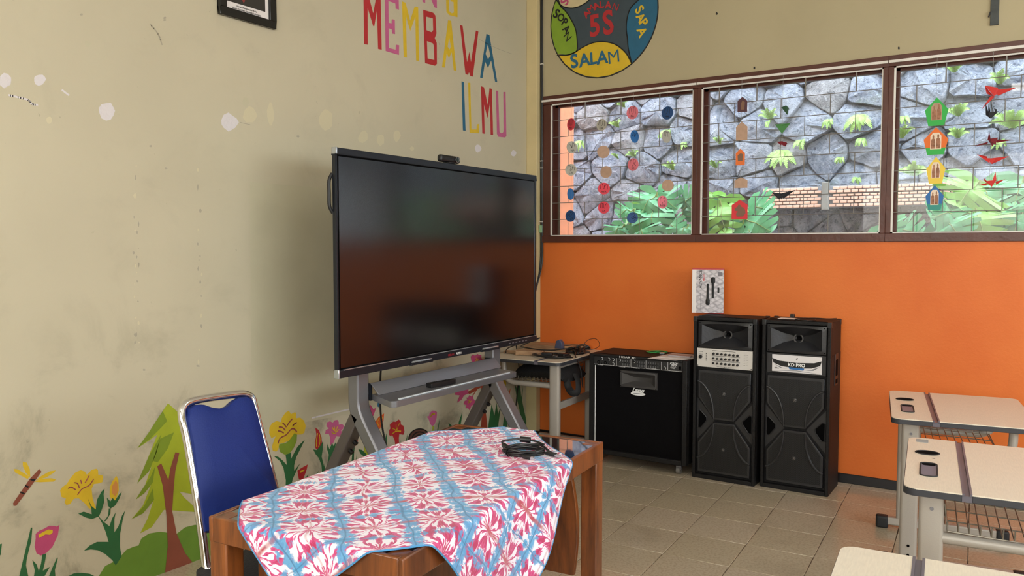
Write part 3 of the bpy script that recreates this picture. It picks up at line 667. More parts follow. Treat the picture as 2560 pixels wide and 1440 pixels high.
for r in ([(475,1200),(520,1185),(500,1300),(480,1380),(560,1335),(500,1440),(490,1600),(380,1600),(380,1440),(390,1380),(362,1258),(410,1310),(435,1385),(460,1300)], [(345,895),(362,895),(350,1040),(300,1240),(290,1320),(315,1440),(330,1600),(190,1600),(215,1440),(250,1290),(320,1000)],
          [(640,1230),(650,1235),(615,1370),(620,1440),(620,1600),(520,1600),(550,1440),(585,1350)], [(0,1080),(20,1075),(5,1200),(-30,1250)]): pp('painted_leaf', c7, r, PT['dgreen'], f, 1)
pp('painted_mound', c7, [(740,1600),(770,1440),(830,1410),(920,1403),(1010,1415),(1060,1440),(1100,1600)], PT['dgreen'])
ct = C(300, 990, 3.2)
tr = pp('painted_tree', ct, [(383,58),(480,145),(560,400),(640,700),(600,790),(475,765),(510,810),(560,855),(640,930),(420,915),(350,910),(250,1050),(160,1098),(220,980),(265,840),(180,940),(90,985),(180,880),(245,715),(190,780),(125,828),(200,710),(250,565),(190,640),(135,703),(220,500),(300,305),(240,350),(135,420),(230,290),(300,180)], PT['pine'], layer=1, label='painted yellow green fir tree')
for r in ([(300,180),(340,120),(375,200),(330,250),(240,340),(140,415),(230,290)], [(260,520),(320,340),(430,290),(380,420),(300,530)], [(135,700),(220,500),(330,300),(290,450),(230,600)], [(125,825),(245,640),(280,560),(260,690),(190,780)], [(95,982),(190,880),(260,740),(270,830),(180,940)]): pp('painted_shade', ct, r, PT['pine2'], tr, 2)
pp('painted_trunk', ct, [(295,560),(328,540),(385,672),(400,580),(440,450),(472,455),(440,600),(425,760),(415,920),(450,1100),(520,1260),(610,1370),(700,1560),(350,1560),(355,1440),(380,1200),(370,960),(340,720)], PT['trunk'], tr, 3)
pp('painted_bush', ct, [(-250,1560),(-170,1440),(-120,1360),(-60,1330),(-10,1300),(50,1230),(110,1205),(148,1195),(170,1140),(230,1100),(320,1085),(390,1095),(400,1200),(400,1560)], PT['bush'], layer=0)
pp('painted_bush', ct, [(430,1140),(455,1100),(520,1050),(600,1030),(760,1060),(900,1200),(900,1560),(400,1560)], PT['bush'], layer=0)
c1 = C(660, 1000, 6.0)
f = pp('painted_flower', c1, [(370,160),(405,210),(465,180),(482,200),(478,275),(540,262),(600,310),(625,390),(605,490),(560,518),(492,518),(400,600),(300,640),(225,660),(215,740),(180,775),(130,760),(120,690),(150,600),(172,545),(110,570),(75,500),(80,410),(120,345),(190,315),(250,332),(270,260),(320,190)], PT['yellow'], label='large yellow flower right of the blue chair')
strokes('petal_lines', c1, [[(205,650),(240,570),(330,520),(400,440),(450,435),(487,475)], [(345,380),(380,330),(420,285)], [(425,390),(450,360),(487,340)], [(275,345),(305,370),(330,405)], [(220,405),(270,410),(315,455)], [(205,463),(250,470),(290,495)]], PT['plum'], .006, f, 3)
pp('painted_cup', c1, [(455,495),(492,520),(485,620),(440,720),(380,800),(310,820),(240,780),(218,700),(230,660),(320,645),(380,600),(430,530)], PT['cup'], f, 2)
pp('painted_stem', c1, [(320,820),(405,790),(400,890),(430,830),(500,700),(612,590),(560,700),(480,860),(450,980),(450,1060),(540,950),(490,1050),(430,1180),(400,1310),(400,1600),(330,1600),(320,1330),(325,1200),(290,1020),(240,920),(145,840),(210,850),(280,910),(340,975),(330,880)], PT['dgreen'], f, 1)
f = pp('painted_tulip', c1, [(655,965),(640,1040),(590,1180),(560,1215),(520,1180),(500,1060),(560,1020)], PT['red'], label='small red tulip')
pp('tulip_centre', c1, [(540,1065),(600,1040),(605,1055),(545,1090)], PT['yellow'], f, 2)
for r in ([(545,1205),(580,1210),(575,1600),(540,1600)], [(665,1115),(640,1180),(600,1330),(620,1160)], [(820,1055),(780,1140),(700,1300),(720,1175)]): pp('painted_leaf', c1, r, PT['dgreen'], f, 1)
pp('painted_mark', c1, [(80,1080),(125,1100),(165,1130),(192,1195),(100,1210)], PT['blue']); pp('painted_mark', c1, [(100,1210),(195,1195),(200,1260),(185,1345),(120,1340)], PT['red'])
f = pp('painted_bud', c1, [(768,415),(820,450),(862,560),(868,660),(840,700),(800,750),(770,720),(765,620),(785,520)], PT['red'], label='red pointed bud')
strokes('petal_lines', c1, [[(800,500),(780,620),(785,700)], [(830,520),(835,620),(815,700)]], PT['yellow'], .005, f, 3)
pp('painted_stem', c1, [(735,740),(790,750),(840,690),(880,620),(880,740),(862,850),(900,1000),(905,935),(915,1080),(920,1500),(870,1500),(870,1110),(860,980),(820,870),(770,810)], PT['dgreen'], f, 1)
f = pp('painted_flower', c1, [(1100,298),(1120,330),(1120,370),(1170,360),(1198,385),(1185,430),(1155,460),(1185,500),(1180,560),(1148,605),(1135,550),(1080,545),(1040,640),(995,680),(990,560),(970,505),(915,510),(925,450),(970,430),(935,390),(945,335),(990,318),(1030,340),(1060,305)], PT['pink'], label='pink flower on a green stem')
strokes('petal_lines', c1, [[(1010,470),(1050,505),(1120,440)], [(1050,400),(1065,470)], [(1095,400),(1075,470)], [(1020,410),(1050,465)]], PT['yellow'], .005, f, 3)
pp('painted_stem', c1, [(950,655),(980,740),(1020,640),(1040,690),(1080,625),(1060,740),(1010,820),(1000,920),(960,1060),(940,1500),(890,1500),(900,1090),(950,960),(970,820),(945,740)], PT['dgreen'], f, 1)
for r in ([(1310,310),(1312,420),(1270,490),(1290,400)], [(1335,700),(1360,700),(1340,860),(1360,1100),(1280,1100),(1310,920)], [(1395,770),(1380,1000),(1365,1000)]): pp('painted_leaf', c1, r, PT['dgreen'], f, 1)
c8 = C(880, 960, 8.47)
f = pp('painted_tulip', c8, [(50,530),(140,545),(250,600),(390,440),(450,530),(515,500),(440,700),(300,760),(180,720),(130,640)], PT['mag'], label='pink tulip behind the stand post')
pp('painted_stem', c8, [(270,750),(310,750),(300,900),(270,900)], PT['lime'], f, 1)
f = pp('painted_bud', c8, [(680,620),(665,780),(590,950),(560,960),(490,800),(560,700)], PT['orange'], label='orange bud')
strokes('petal_lines', c8, [[(590,720),(530,800),(570,900)], [(640,700),(600,850)]], PT['yellow'], .004, f, 3)
f = pp('painted_sprout', c8, [(235,930),(290,960),(320,1050),(315,1230),(390,1160),(320,1290),(330,1440),(330,1900),(250,1900),(255,1200)], PT['lime'], label='lime green sprout')
for r in ([(130,1380),(210,1395),(300,1480),(330,1600),(180,1480)], [(735,1030),(740,1300),(640,1500),(700,1150)], [(640,1100),(700,1060),(690,1150)], [(50,1310),(20,1900),(-10,1900)]): pp('painted_leaf', c8, r, PT['dgreen'], f, 1)
pp('painted_bud', c8, [(130,1180),(100,1280),(50,1330),(40,1290),(80,1150)], PT['red'])
f = pp('painted_flower', c8, [(985,750),(1030,790),(1035,860),(1085,880),(1100,950),(1110,1010),(1085,1075),(1000,1060),(990,1150),(995,1300),(1000,1500),(920,1500),(920,1320),(900,1180),(850,1080),(820,1105),(785,1080),(785,980),(810,940),(800,860),(870,795),(930,800)], PT['red'], label='red trumpet flower under the tray')
strokes('petal_lines', c8, [[(845,1055),(930,1000),(1030,1000)], [(850,940),(880,950),(920,980)], [(930,850),(930,900),(940,970)], [(1000,840),(970,900),(960,960)]], PT['yellow'], .006, f, 2)
pp('painted_mark', c8, [(545,350),(625,360),(560,495),(535,470)], PT['blue']); pp('painted_mark', c8, [(690,380),(750,400),(740,435),(705,430)], PT['blue'])
sn = pp('painted_snail', c8, ell(1420,1150,235,210,28,-.3), PT['black'], label='painted brown snail shell with rings')
for k, (q, m) in enumerate(((.88, 'snail'), (.70, 'black'), (.58, 'snail'), (.42, 'black'), (.30, 'snail'))): pp('painted_ring', c8, ell(1420,1150,235*q,210*q,28,-.3), PT[m], sn, k+1)
f = pp('painted_tulip', c8, [(1700,560),(1760,565),(1800,600),(1790,720),(1750,850),(1700,895),(1655,850),(1620,740),(1580,690),(1630,680),(1640,620)], PT['pink'], label='pink tulip under the tray')
strokes('petal_lines', c8, [[(1660,700),(1690,640),(1750,635)]], PT['yellow'], .010, f, 2)
pp('painted_stem', c8, [(1700,890),(1735,890),(1730,1200),(1700,1200)], PT['lime'], f, 1)
for r in ([(1860,700),(1820,1000),(1790,1300),(1795,1000)], [(1170,1050),(1165,1200),(1150,1500),(1110,1500),(1140,1200)], [(1030,1180),(1020,1500),(990,1500)]): pp('painted_reed', c8, r, PT['dgreen'], layer=1)
c9 = C(1060, 880, 6.547)
tr = pp('painted_tree', c9, [(930,420),(990,420),(985,640),(960,760),(1000,900),(1030,1165),(1060,1500),(900,1500),(935,1165),(950,900),(940,700),(930,560)], PT['rust'], layer=1, label='painted cherry tree with rust coloured trunk')
pp('painted_branch', c9, [(940,520),(930,580),(870,610),(800,720),(790,700),(840,640),(740,690),(700,660),(800,600),(870,540)], PT['rust'], tr, 2)
pp('painted_branch', c9, [(990,570),(1040,510),(1080,430),(1100,430),(1060,530),(1000,620)], PT['rust'], tr, 2)
pp('painted_leaf', c9, [(790,515),(835,570),(825,585),(800,550)], PT['dgreen'], tr, 2)
for r, cc in (([(760,80),(790,40),(830,60),(870,30),(900,50),(935,50),(930,90),(960,140),(940,230),(900,200),(850,230),(800,185),(770,140)], (858,125)), ([(1085,10),(1060,30),(1000,90),(990,145),(1040,180),(1095,160),(1130,60)], None),
          ([(470,620),(520,590),(560,560),(620,545),(690,550),(730,590),(715,640),(720,680),(650,710),(610,780),(535,830),(580,710),(500,700),(510,650)], (605,600)), ([(735,705),(770,730),(800,700),(800,760),(830,800),(810,860),(770,880),(735,955),(720,920),(670,920),(690,870),(640,850),(660,800),(700,790),(690,740),(715,750)], (738,810))):
    g = pp('painted_blossom', c9, r, PT['mag'], tr, 4)
    if cc: strokes('blossom_centre', c9, [[(cc[0]-18, cc[1]-25), (cc[0]-5, cc[1]), (cc[0]-22, cc[1]+25)], [(cc[0]+2, cc[1]-35), (cc[0]+5, cc[1]+30)], [(cc[0]+25, cc[1]-10), (cc[0]+10, cc[1]+15)]], PT['yellow'], .006, g if False else tr, 5)
for r, m in (([(1105,850),(1150,1040),(1185,830),(1210,1020),(1260,850),(1215,1190),(1210,1500),(1040,1500),(1055,1180)], 'dgreen'), ([(1320,980),(1360,1190),(1370,1500),(1280,1500),(1290,1190)], 'dgreen'), ([(628,970),(610,1120),(560,1400),(565,1150)], 'dgreen'), ([(395,1155),(450,1200),(440,1300),(410,1200)], 'dgreen'),
          ([(1230,735),(1300,850),(1350,1000),(1345,1060),(1290,900)], 'lime'), ([(1380,900),(1340,1040),(1330,1000)], 'lime'), ([(1260,400),(1320,410),(1345,520),(1330,570),(1290,560),(1265,500)], 'yellow'), ([(1480,520),(1520,600),(1570,520),(1590,740),(1620,540),(1605,800),(1680,1160),(1700,1500),(1640,1500),(1560,940),(1520,780)], 'dgreen'),
          ([(1420,1030),(1520,1150),(1590,1230),(1620,1500),(1450,1500),(1430,1200)], 'dgreen'), ([(1415,590),(1400,700),(1370,700),(1400,620)], 'orange')):
    pp('painted_leaf' if m != 'yellow' else 'painted_flower', c9, r, PT[m], layer=1)

# 5S roundel on the back wall
cr = C(1340, 0, 4.8); R5 = .405; cx5, cz5 = .568, 2.920
def disc(r, lay): return [(cx5+r*math.cos(2*PI*i/64), cz5+r*math.sin(2*PI*i/64)) for i in range(64)], lay
def pw(name, ring, lay, m, parent): return obj(name, MB().poly([ring], lambda x, z: V((x, -.0006-.0006*lay, z))), m, parent, fix=False)
rd = pw('painted_roundel', disc(R5, 0)[0], 0, PT['black'], wb_u); rd['label'] = 'painted round emblem with coloured lobes'
pw('painted_field', disc(R5-.008, 1)[0], 1, PT['slate'], rd)
def inr(ring, r=R5-.008):
    out = []
    for p in ring:
        q = on(*cr(p), 1, 0); d = V((q.x-cx5, q.z-cz5)); 
        if d.length > r: d = d*(r/d.length)
        out.append((cx5+d.x, cz5+d.y))
    return out
LOB = [('yellow', [(255,665),(370,662),(450,640),(560,570),(680,515),(800,500),(920,520),(1010,570),(1090,650),(1150,765),(1050,870),(900,960),(740,990),(600,970),(450,900),(320,800)]),
       ('green', [(232,-10),(270,30),(300,80),(360,140),(420,230),(470,330),(492,440),(495,600),(440,640),(380,660),(250,655),(200,570),(160,440),(150,320),(170,180),(200,60)]),
       ('blue', [(1250,-15),(1190,40),(1130,110),(1095,220),(1085,350),(1100,470),(1110,590),(1150,760),(1250,690),(1350,570),(1440,430),(1490,290),(1500,150),(1490,0),(1450,-120),(1350,-80)]),
       ('cream', [(262,-40),(290,50),(340,85),(440,98),(540,70),(640,0),(670,-80),(600,-200),(420,-280),(330,-200),(280,-120)])]
for nm, r in LOB:
    pw('painted_lobe', inr(r), 2, PT[nm], rd)
    k = {'yellow': 10, 'green': 10, 'blue': 8, 'cream': 7}[nm]
    strokes('lobe_outline', cr, [r[:k]], PT['black'], .008, rd, 3, wback)
def t5(s, px, py, size, m, rot=0, sx=1.0, bold=.006):
    p = on(*cr((px, py)), 1, 0); text('painted_word' if len(s) > 1 else 'painted_letter', s, m, rd, (p.x, -.0036, p.z), (1,0,0), (0,0,1), size, 0, rot=math.radians(rot), sx=sx, bold=0 if s in 'MNW' else .0028*(size/.1))
for s, x, y, sz, rt in (('S',462,742,.132,8),('A',585,728,.122,6),('L',690,708,.115,4),('A',798,698,.118,3),('M',935,690,.122,6)): t5(s, x, y, sz, PT['blue'], rt)
for s, x, y, sz, rt in (('S',1240,120,.085,-60),('A',1255,215,.075,-62),('P',1290,275,.08,-58),('A',1270,385,.085,-68)): t5(s, x, y, sz, PT['yellow'], rt)
for s, x, y, sz, rt in (('S',245,170,.085,-35),('O',300,215,.07,-35),('P',345,270,.075,-38),('A',365,355,.07,-50),('N',378,445,.075,-55)): t5(s, x, y, sz, PT['black'], rt)
t5('5', 708, 320, .20, PT['red'], 3, .85); t5('S', 868, 285, .22, PT['red'], 5, .8)
for s, x, y, rt in (('A',610,172,45),('M',662,112,40),('A',725,78,22),('L',790,60,8),('A',868,62,-5),('N',955,88,-25)): t5(s, x, y, .065, PT['red'], rt)
t5('S', 350, 22, .09, PT['mag'], 60); t5('E', 400, -50, .08, PT['mag'], 50)

# wear on the left wall: filler patches, peeled paint, chips, a repainted rectangle
cw = C(0, 0, 1)
def blob(cx, cy, rx, ry, n=11, j=.25): return [(cx+rx*math.cos(2*PI*i/n)*random.uniform(1-j, 1+j*.4), cy+ry*math.sin(2*PI*i/n)*random.uniform(1-j, 1+j*.4)) for i in range(n)]
pp('repainted_patch', cw, [(625,455),(835,472),(850,925),(1000,905),(1010,1010),(628,1080)], PT['old'], layer=-.5, label='slightly paler repainted rectangle')
random.seed(3)
for (x, y, rx, ry) in ((12,202,19,19), (99,199,16,15), (268,277,21,23), (574,306,22,23)): pp('filler_patch', cw, blob(x, y, rx, ry), PT['patch'], layer=0)
for (x, y, rx, ry, m) in ((123,300,8,9,'flake'), (219,109,8,9,'old'), (614,255,9,14,'yellow'), (676,285,9,32,'flake'), (625,288,18,22,'flake'), (908,342,13,16,'flake'), (952,350,10,15,'flake'), (992,340,10,16,'flake'), (815,300,20,28,'flake'), (1195,370,8,11,'patch'), (1284,383,7,8,'patch'), (1030,372,6,6,'flake')):
    pp('peeled_paint', cw, blob(x, y, rx, ry), PT['old'] if m == 'yellow' else PT[m], layer=0)
for x, y0, y1 in ((337, 415, 900), (345, 560, 870), (497, 425, 700), (500, 640, 910)):
    y = y0
    while y < y1:
        pp('paint_chip', cw, blob(x+random.uniform(-4, 4), y, random.uniform(1.5, 4), random.uniform(2, 9), 6, .5), PT['chip' if random.random() < .55 else 'flake'], layer=0); y += random.uniform(18, 60)
for (x, y) in ((412,45),(411,50),(203,36),(745,341),(376,365),(415,421),(360,925),(495,915),(1150,880)): pp('paint_chip', cw, blob(x, y, 5, 3, 6, .4), PT['chip'], layer=0)
strokes('plaster_scratch', cw, [[(22,238),(45,243),(70,250),(80,260),(94,262)], [(155,225),(172,238)]], PT['patch'], .007, layer=0)
strokes('plaster_scratch', cw, [[(375,60),(395,85),(405,112)]], PT['chip'], .006, layer=0)
strokes('plaster_ridge', cw, [[(780,1045),(830,1033),(895,1018)]], PT['patch'], .008, layer=0)
strokes('wall_crack', cw, [[(1195,97),(1240,120),(1280,135)], [(600,306),(625,312)]], PT['chip'], .003, layer=0)
for (x, y) in ((1792,34),(2247,120),(1886,170)): pp('nail_hole', cw, blob(x, y, 3, 4, 6, .2), PT['black'], wb_u, 0, wback)

# ================================================================== HUNG ON THE WALLS
# framed portrait, only its lower part in view
fy0, fy1, fz0 = -2.628, -2.317, 2.400
fz1 = fz0+.44
t = thing('picture_frame', 'black framed official portrait hanging high on the cream wall', 'picture', (0, (fy0+fy1)/2, fz0), world=True)
mb = MB(); bw_ = .036
for a, b in (((.002, fy0, fz0), (.022, fy1, fz0+bw_)), ((.002, fy0, fz1-bw_), (.022, fy1, fz1)), ((.002, fy0, fz0+bw_), (.022, fy0+bw_, fz1-bw_)), ((.002, fy1-bw_, fz0+bw_), (.022, fy1, fz1-bw_))): mb.box(a, b)
obj('frame', mb, mat('black_lacquer', hexc(20, 20, 20), .25), t, bevel=.002)
obj('mount', MB().box((.004, fy0+bw_, fz0+bw_), (.010, fy1-bw_, fz1-bw_)), M['paper'], t)
ph = obj('photograph', MB().box((.010, fy0+bw_+.006, fz0+.070), (.0115, fy1-bw_-.020, fz1-bw_-.02)), mat('dark_suit_print', hexc(50, 48, 46), .3), t, label='print of a person in a dark suit with a red tie')
pm = (fy0+fy1)/2-.02
obj('tie', MB().poly([[(pm-.020, fz0+.150), (pm+.010, fz0+.150), (pm+.004, fz0+.090), (pm-.003, fz0+.080), (pm-.012, fz0+.090)]], lambda a, b: V((.0122, a, b))), mat('tie_red', hexc(140, 56, 56), .4), ph, fix=False)
for k, s in enumerate(('Gibran Rakabuming Raka', 'Wakil Presiden Republik Indonesia')):
    text('caption', s, M['ink'], t, (.0108, pm+.014, fz0+.058-.012*k), (0,1,0), (0,0,1), .0115, 0, bold=.0002)

# bracket strip at the top right of the back wall
t = thing('wall_bracket', 'dark grey metal strip hanging on the cream wall at upper right', 'bracket', (2.842, -.012, 2.53), world=True)
obj('strip', MB().box((2.823, -.010, 2.53), (2.862, -.001, 2.95)), mat('dark_zinc', hexc(66, 70, 70), .45, metal=.4, var=.3, vscale=20), t, bevel=.001)
obj('clip', MB().bar((2.824, -.012, 2.60), (2.816, -.014, 2.573), .006, .006, (0,1,0)), M['black'], t)

# cables running down the corner, with white clips and a green connector
t = thing('wall_cable_bundle', 'bundle of black cables running down the corner beside the window', 'cables', (.100, -.012, 1.0), world=True)
for k, dx in enumerate((0, .012, .006)):
    P_ = [V((.092+dx, -.010-.004*k, 3.29)), V((.090+dx, -.010, 2.7)), V((.096+dx, -.012-.003*k, 2.3)), V((.093+dx, -.010, 1.9)), V((.096+dx, -.010, 1.5)), V((.090+dx*1.3, -.013, 1.25)), V((.075+dx*.6, -.062-.01*k, 1.02)), V((.085+dx, -.10, .80))]
    obj('cable', MB().tube(smooth_path(P_, 8), .0045, 7), M['cable'], t)
for z in (2.66, 1.98, 1.93, 1.55): obj('clip', MB().box((.090, -.022, z), (.112, -.004, z+.006)), M['white'], t, bevel=.001)
obj('connector', MB().box((.088, -.030, 1.475), (.108, -.010, 1.530)), mat('pale_green_plastic', hexc(150, 190, 150), .4), t, bevel=.003, label='pale green connector block')

# ------------------------------------------------------------------ paper mobiles in the windows
YM = -.030
tagm = dict(red=mat('red_card', hexc(222, 66, 84), .7), grey=mat('grey_card', hexc(176, 172, 160), .8, var=.08, vscale=30), brown=mat('brown_card', hexc(178, 146, 124), .85, var=.08, vscale=40), blue=mat('blue_card', hexc(40, 104, 168), .6),
            dblue=mat('deep_blue_card', hexc(32, 74, 128), .6), pink=mat('pink_card', hexc(226, 120, 134), .7, var=.2, vscale=12), orange=mat('orange_card', hexc(222, 110, 44), .7), dark=mat('dark_maroon_card', hexc(78, 44, 52), .7), tag=mat('red_tag_card', hexc(206, 48, 56), .7),
            green=mat('green_card', hexc(46, 168, 70), .6), yellow=mat('yellow_card', hexc(228, 196, 70), .6), print_=mat('sepia_print', hexc(150, 104, 78), .7, var=.4, vscale=60), pale=mat('pale_print_ground', hexc(226, 206, 184), .7), dgreen=mat('dark_green_paper', hexc(36, 74, 50), .6), bgreen=mat('leaf_green_paper', hexc(70, 130, 72), .6),
            dred=mat('dark_red_paper', hexc(120, 22, 36), .6), cred=mat('red_paper', hexc(200, 44, 40), .6), bk=mat('black_paper', hexc(28, 30, 38), .6), teal=mat('teal_card', hexc(50, 140, 130), .6))
string_m = mat('nylon_thread', hexc(150, 150, 150), .5)
def mobile(name, label, xs, ztop, zbot, group=None):
    t = thing(name, label, 'mobile', (xs, YM, ztop), world=True, group=group)
    obj('thread', MB().cyl((xs, YM, zbot), (xs, YM, ztop), .0008, 5), string_m, t); return t
c4 = C(1340, 200, 3.273); c5 = C(1720, 140, 3.0); c6 = C(2180, 60, 2.571)
def FACE(c): return math.atan2(3.04-c.x, 4.9)*.9     # how far a tag has turned towards the room
def rotv(p, c, yaw, roll):
    d = V(p)-V(c); d = Matrix.Rotation(roll, 3, 'Y') @ d; d = Matrix.Rotation(yaw, 3, 'Z') @ d; return V(c)+d
def disc_tag(t, c, r, ysc, m, glyph, lat, roll=0, gm=None, k=0):
    yaw = FACE(c)+math.acos(max(.2, min(1, ysc)))*(1 if k % 2 else -1)
    f3 = lambda x, y, z: rotv((c.x+x, c.y+y, c.z+z), c, yaw, roll)
    mb = MB().prism(ell(0, 0, r, r, 24), lambda a, b: f3(a, .0012, b), lambda a, b: f3(a, -.0012, b))
    o = obj('disc', mb, m, t)
    if glyph:
        mb = MB()
        for ln in glyph:
            P_ = smooth_path([f3((a-.5)*r*1.15, -.0022, (b-.35)*r*1.25) for a, b in ln], 5); mb.tube(P_, .0011, 4)
        obj('written_character', mb, gm or M['ink'], o)
    if lat:
        X = (f3(1, 0, 0)-f3(0, 0, 0)); U = (f3(0, 0, 1)-f3(0, 0, 0)); text('written_syllable', lat, gm or M['ink'], o, f3(0, -.002, -r*.55), X, U, r*.50, .0002)
# hand-drawn aksara as strokes in a unit box
G = dict(
 HA=[[(0,.2),(.05,.9),(.22,.95),(.3,.3),(.42,.2),(.5,.5),(.52,.95),(.7,.95),(.74,.2)], [(.74,.9),(.95,.9),(1,.2)]],
 NA=[[(0,.25),(.08,.75),(.25,.75),(.38,.4),(.5,.3),(.6,.6),(.78,.95),(.95,.7),(1,.3)], [(.5,.3),(.45,.55),(.62,.5)]],
 CA=[[(0,.5),(.1,.95),(.35,.9),(.5,.6),(.35,.3),(.55,.25),(.7,.5),(.72,.85)], [(.72,.6),(.95,.75),(1,.25)]],
 KA=[[(0,.2),(.05,.75),(.25,.85),(.35,.3),(.5,.4),(.55,.85),(.75,.9),(.8,.35)], [(.8,.8),(1,.8),(1,.3)]],
 DA=[[(0,.3),(.1,.9),(.3,.9),(.42,.4),(.55,.25),(.68,.4),(.6,.6),(.72,.85),(.95,.75),(1,.2)]],
 WA=[[(0,.3),(.08,.95),(.3,.9),(.4,.4),(.52,.3),(.6,.8),(.75,.95)], [(.6,.6),(.95,.9),(1,.25)]],
 LA=[[(0,.3),(.05,.9),(.25,.9),(.28,.3)], [(.28,.85),(.45,.9),(.5,.35),(.65,.3),(.7,.9)], [(.7,.6),(.95,.9),(1,.3)]],
 PA=[[(0,.25),(.08,.9),(.25,.95),(.38,.5),(.5,.2),(.65,.3),(.7,.9),(.9,.95),(1,.2)]],
 MA=[[(0,.7),(.2,.9),(.1,.5),(.3,.2),(.5,.5),(.55,.95),(.8,.95),(.85,.3)]],
 JA=[[(0,.2),(.1,.9),(.3,.85),(.35,.25),(.55,.25),(.6,.95),(.85,.95),(.9,.6),(.65,.55),(1,.15)]],
 RA=[[(0,.3),(.05,.9),(.3,.9),(.33,.3)], [(.33,.85),(.6,.9),(.63,.3)], [(.63,.85),(.9,.9),(.95,.3)]],
 NY=[[(0,.2),(.1,.85),(.3,.85),(.35,.2),(.5,.3)], [(.6,.8),(.85,.9),(.9,.5),(.75,.5)]])
DISCS = [('left pane', 290, [(287,363,30,48,'red','HA','HA',.15),(293,550,36,48,'grey','NA','NA',-.2),(286,735,45,47,'grey','CA','CA',0),(283,933,22,47,'blue',None,None,0),(282,1113,38,47,'dblue','KA','KA',-.5)]),
         ('second', 545, [(537,367,38,47,'grey','DA','DA',.1),(551,588,45,50,'brown',None,None,0),(573,753,42,48,'brown',None,None,.1),(556,888,45,48,'red','WA','WA',0),(555,1044,43,48,'red','LA','LA',0)]),
         ('third', 795, [(789,267,42,52,'pink','PA','PA',0),(807,462,28,50,'blue','NA',None,.2),(794,692,40,50,'pink','JA','JA',0),(789,1127,48,44,'dblue','CA',None,.9)]),
         ('fourth', 1070, [(1075,270,41,51,'dblue','MA','MA',.1),(1067,462,30,50,'grey','RA',None,.1),(1078,863,47,47,'brown',None,None,0),(1035,1000,34,52,'pink','NY','NYA',0)])]
lab = ['string of five card discs nearest the left edge of the left window', 'string of five discs with two brown ones, second from left in the left window', 'string of four discs topped by a pink and grey one, left window', 'string of four discs under a blue one, at the right of the left window']
for q, (nm, xs, ds) in enumerate(DISCS):
    xw = on(*c4((xs, 500)), 1, YM).x; zb = on(*c4((ds[-1][0], ds[-1][1]+20)), 1, YM).z
    t = mobile('disc_mobile', lab[q], xw, 2.392, zb, 'hanging disc mobiles')
    for k, (x, y, rx, ry, m, g, l, roll) in enumerate(ds):
        p = on(*c4((x, y)), 1, YM-.004); r = ry/3.273*(CAM-p).length/FPX*1.0
        disc_tag(t, p, r, rx/ry*1.10, tagm[m], G[g] if g else None, l, roll, k=k)
def card(t, crop, x, y, w_, h_, shape, m, inner=None, inner_m=None, name='card', yaw=0, inset=None, inset_m=None, extra=None):
    p = on(*crop((x, y)), 1, YM-.004); sc = (CAM-p).length/FPX/(3.0 if crop is c5 else 2.571); W_, H_ = w_*sc/2, h_*sc/2
    f3 = lambda a, b, yy: rotv((p.x+a*W_, p.y+yy, p.z+b*H_), p, FACE(p), 0)
    o = obj(name, MB().prism(shape, lambda a, b: f3(a, b, .001), lambda a, b: f3(a, b, -.001)), m, t)
    if inset: obj('print_ground', MB().prism(inset, lambda a, b: f3(a, b, -.0010), lambda a, b: f3(a, b, -.0018)), inset_m, o)
    if inner:
        for r in inner: obj('printed_figure', MB().prism(r, lambda a, b: f3(a, b, -.0018), lambda a, b: f3(a, b, -.0024)), inner_m, o)
    if extra:
        for r, em in extra: obj('card_lower_edge', MB().prism(r, lambda a, b: f3(a, b, -.0010), lambda a, b: f3(a, b, -.0015)), em, o)
    return o
house = [(-1,-1),(1,-1),(1,.45),(0,1),(-1,.45)]
xw = on(*c5((400, 500)), 1, YM).x
t = mobile('tag_mobile', 'string of five house-shaped card tags, lowest red with a squirrel, middle window', xw, 2.392, on(*c5((387, 1100)), 1, YM).z)
card(t, c5, 408, 363, 66, 106, house, tagm['dark'], [[(-.3,-.7),(.4,-.7),(.5,.3),(0,.5),(-.3,.1)]], mat('bronze_print', hexc(116, 82, 60), .6)); card(t, c5, 403, 563, 78, 132, house, tagm['brown']); card(t, c5, 392, 757, 62, 118, house, tagm['orange'], [[(-.5,-.5),(.5,-.5),(.6,.3),(.1,.45),(-.6,.2)]], MATS['bronze_print'])
card(t, c5, 397, 950, 90, 76, house, tagm['brown'])
sq = [(-.35,-.75),(.45,-.75),(.75,-.4),(.7,-.05),(.45,.2),(.2,.25),(.1,.45),(-.15,.5),(-.25,.3),(-.6,.1),(-.55,-.15),(-.2,-.2),(-.45,-.45)]
card(t, c5, 387, 1150, 110, 138, house, tagm['tag'], [sq], MATS['bronze_print'])
def bird(t, crop, x, y, tris, m, name='paper_bird', yo=0):
    """folded-paper bird: each flap is a thin folded triangle pair around a body wedge"""
    p = on(*crop((x, y)), 1, YM-.004); s = (CAM-p).length/FPX/(3.0 if crop is c5 else 2.571); mb = MB()
    for k, tr_ in enumerate(tris):
        P_ = [V((p.x+(a-x)*s, p.y+(.012 if (k % 2) else -.014)*(1 if i == 2 else .2), p.z-(b-y)*s)) for i, (a, b) in enumerate(tr_)]
        n_ = V((0, .0015, 0)); n = len(P_)
        mb.add([q-n_ for q in P_]+[q+n_ for q in P_], [tuple(range(n)), tuple(range(2*n-1, n-1, -1))]+[(i, (i+1) % n, n+(i+1) % n, n+i) for i in range(n)])
    return obj(name, mb, m, t)
xw = on(*c5((708, 500)), 1, YM).x
t = mobile('bird_mobile', 'string of four folded paper birds in green, red and black, middle window', xw, 2.392, on(*c5((705, 1050)), 1, YM).z)
bird(t, c5, 725, 408, [[(703,385),(735,375),(745,440)], [(703,385),(745,440),(748,405)], [(735,375),(755,395),(745,440)]], tagm['dgreen'])
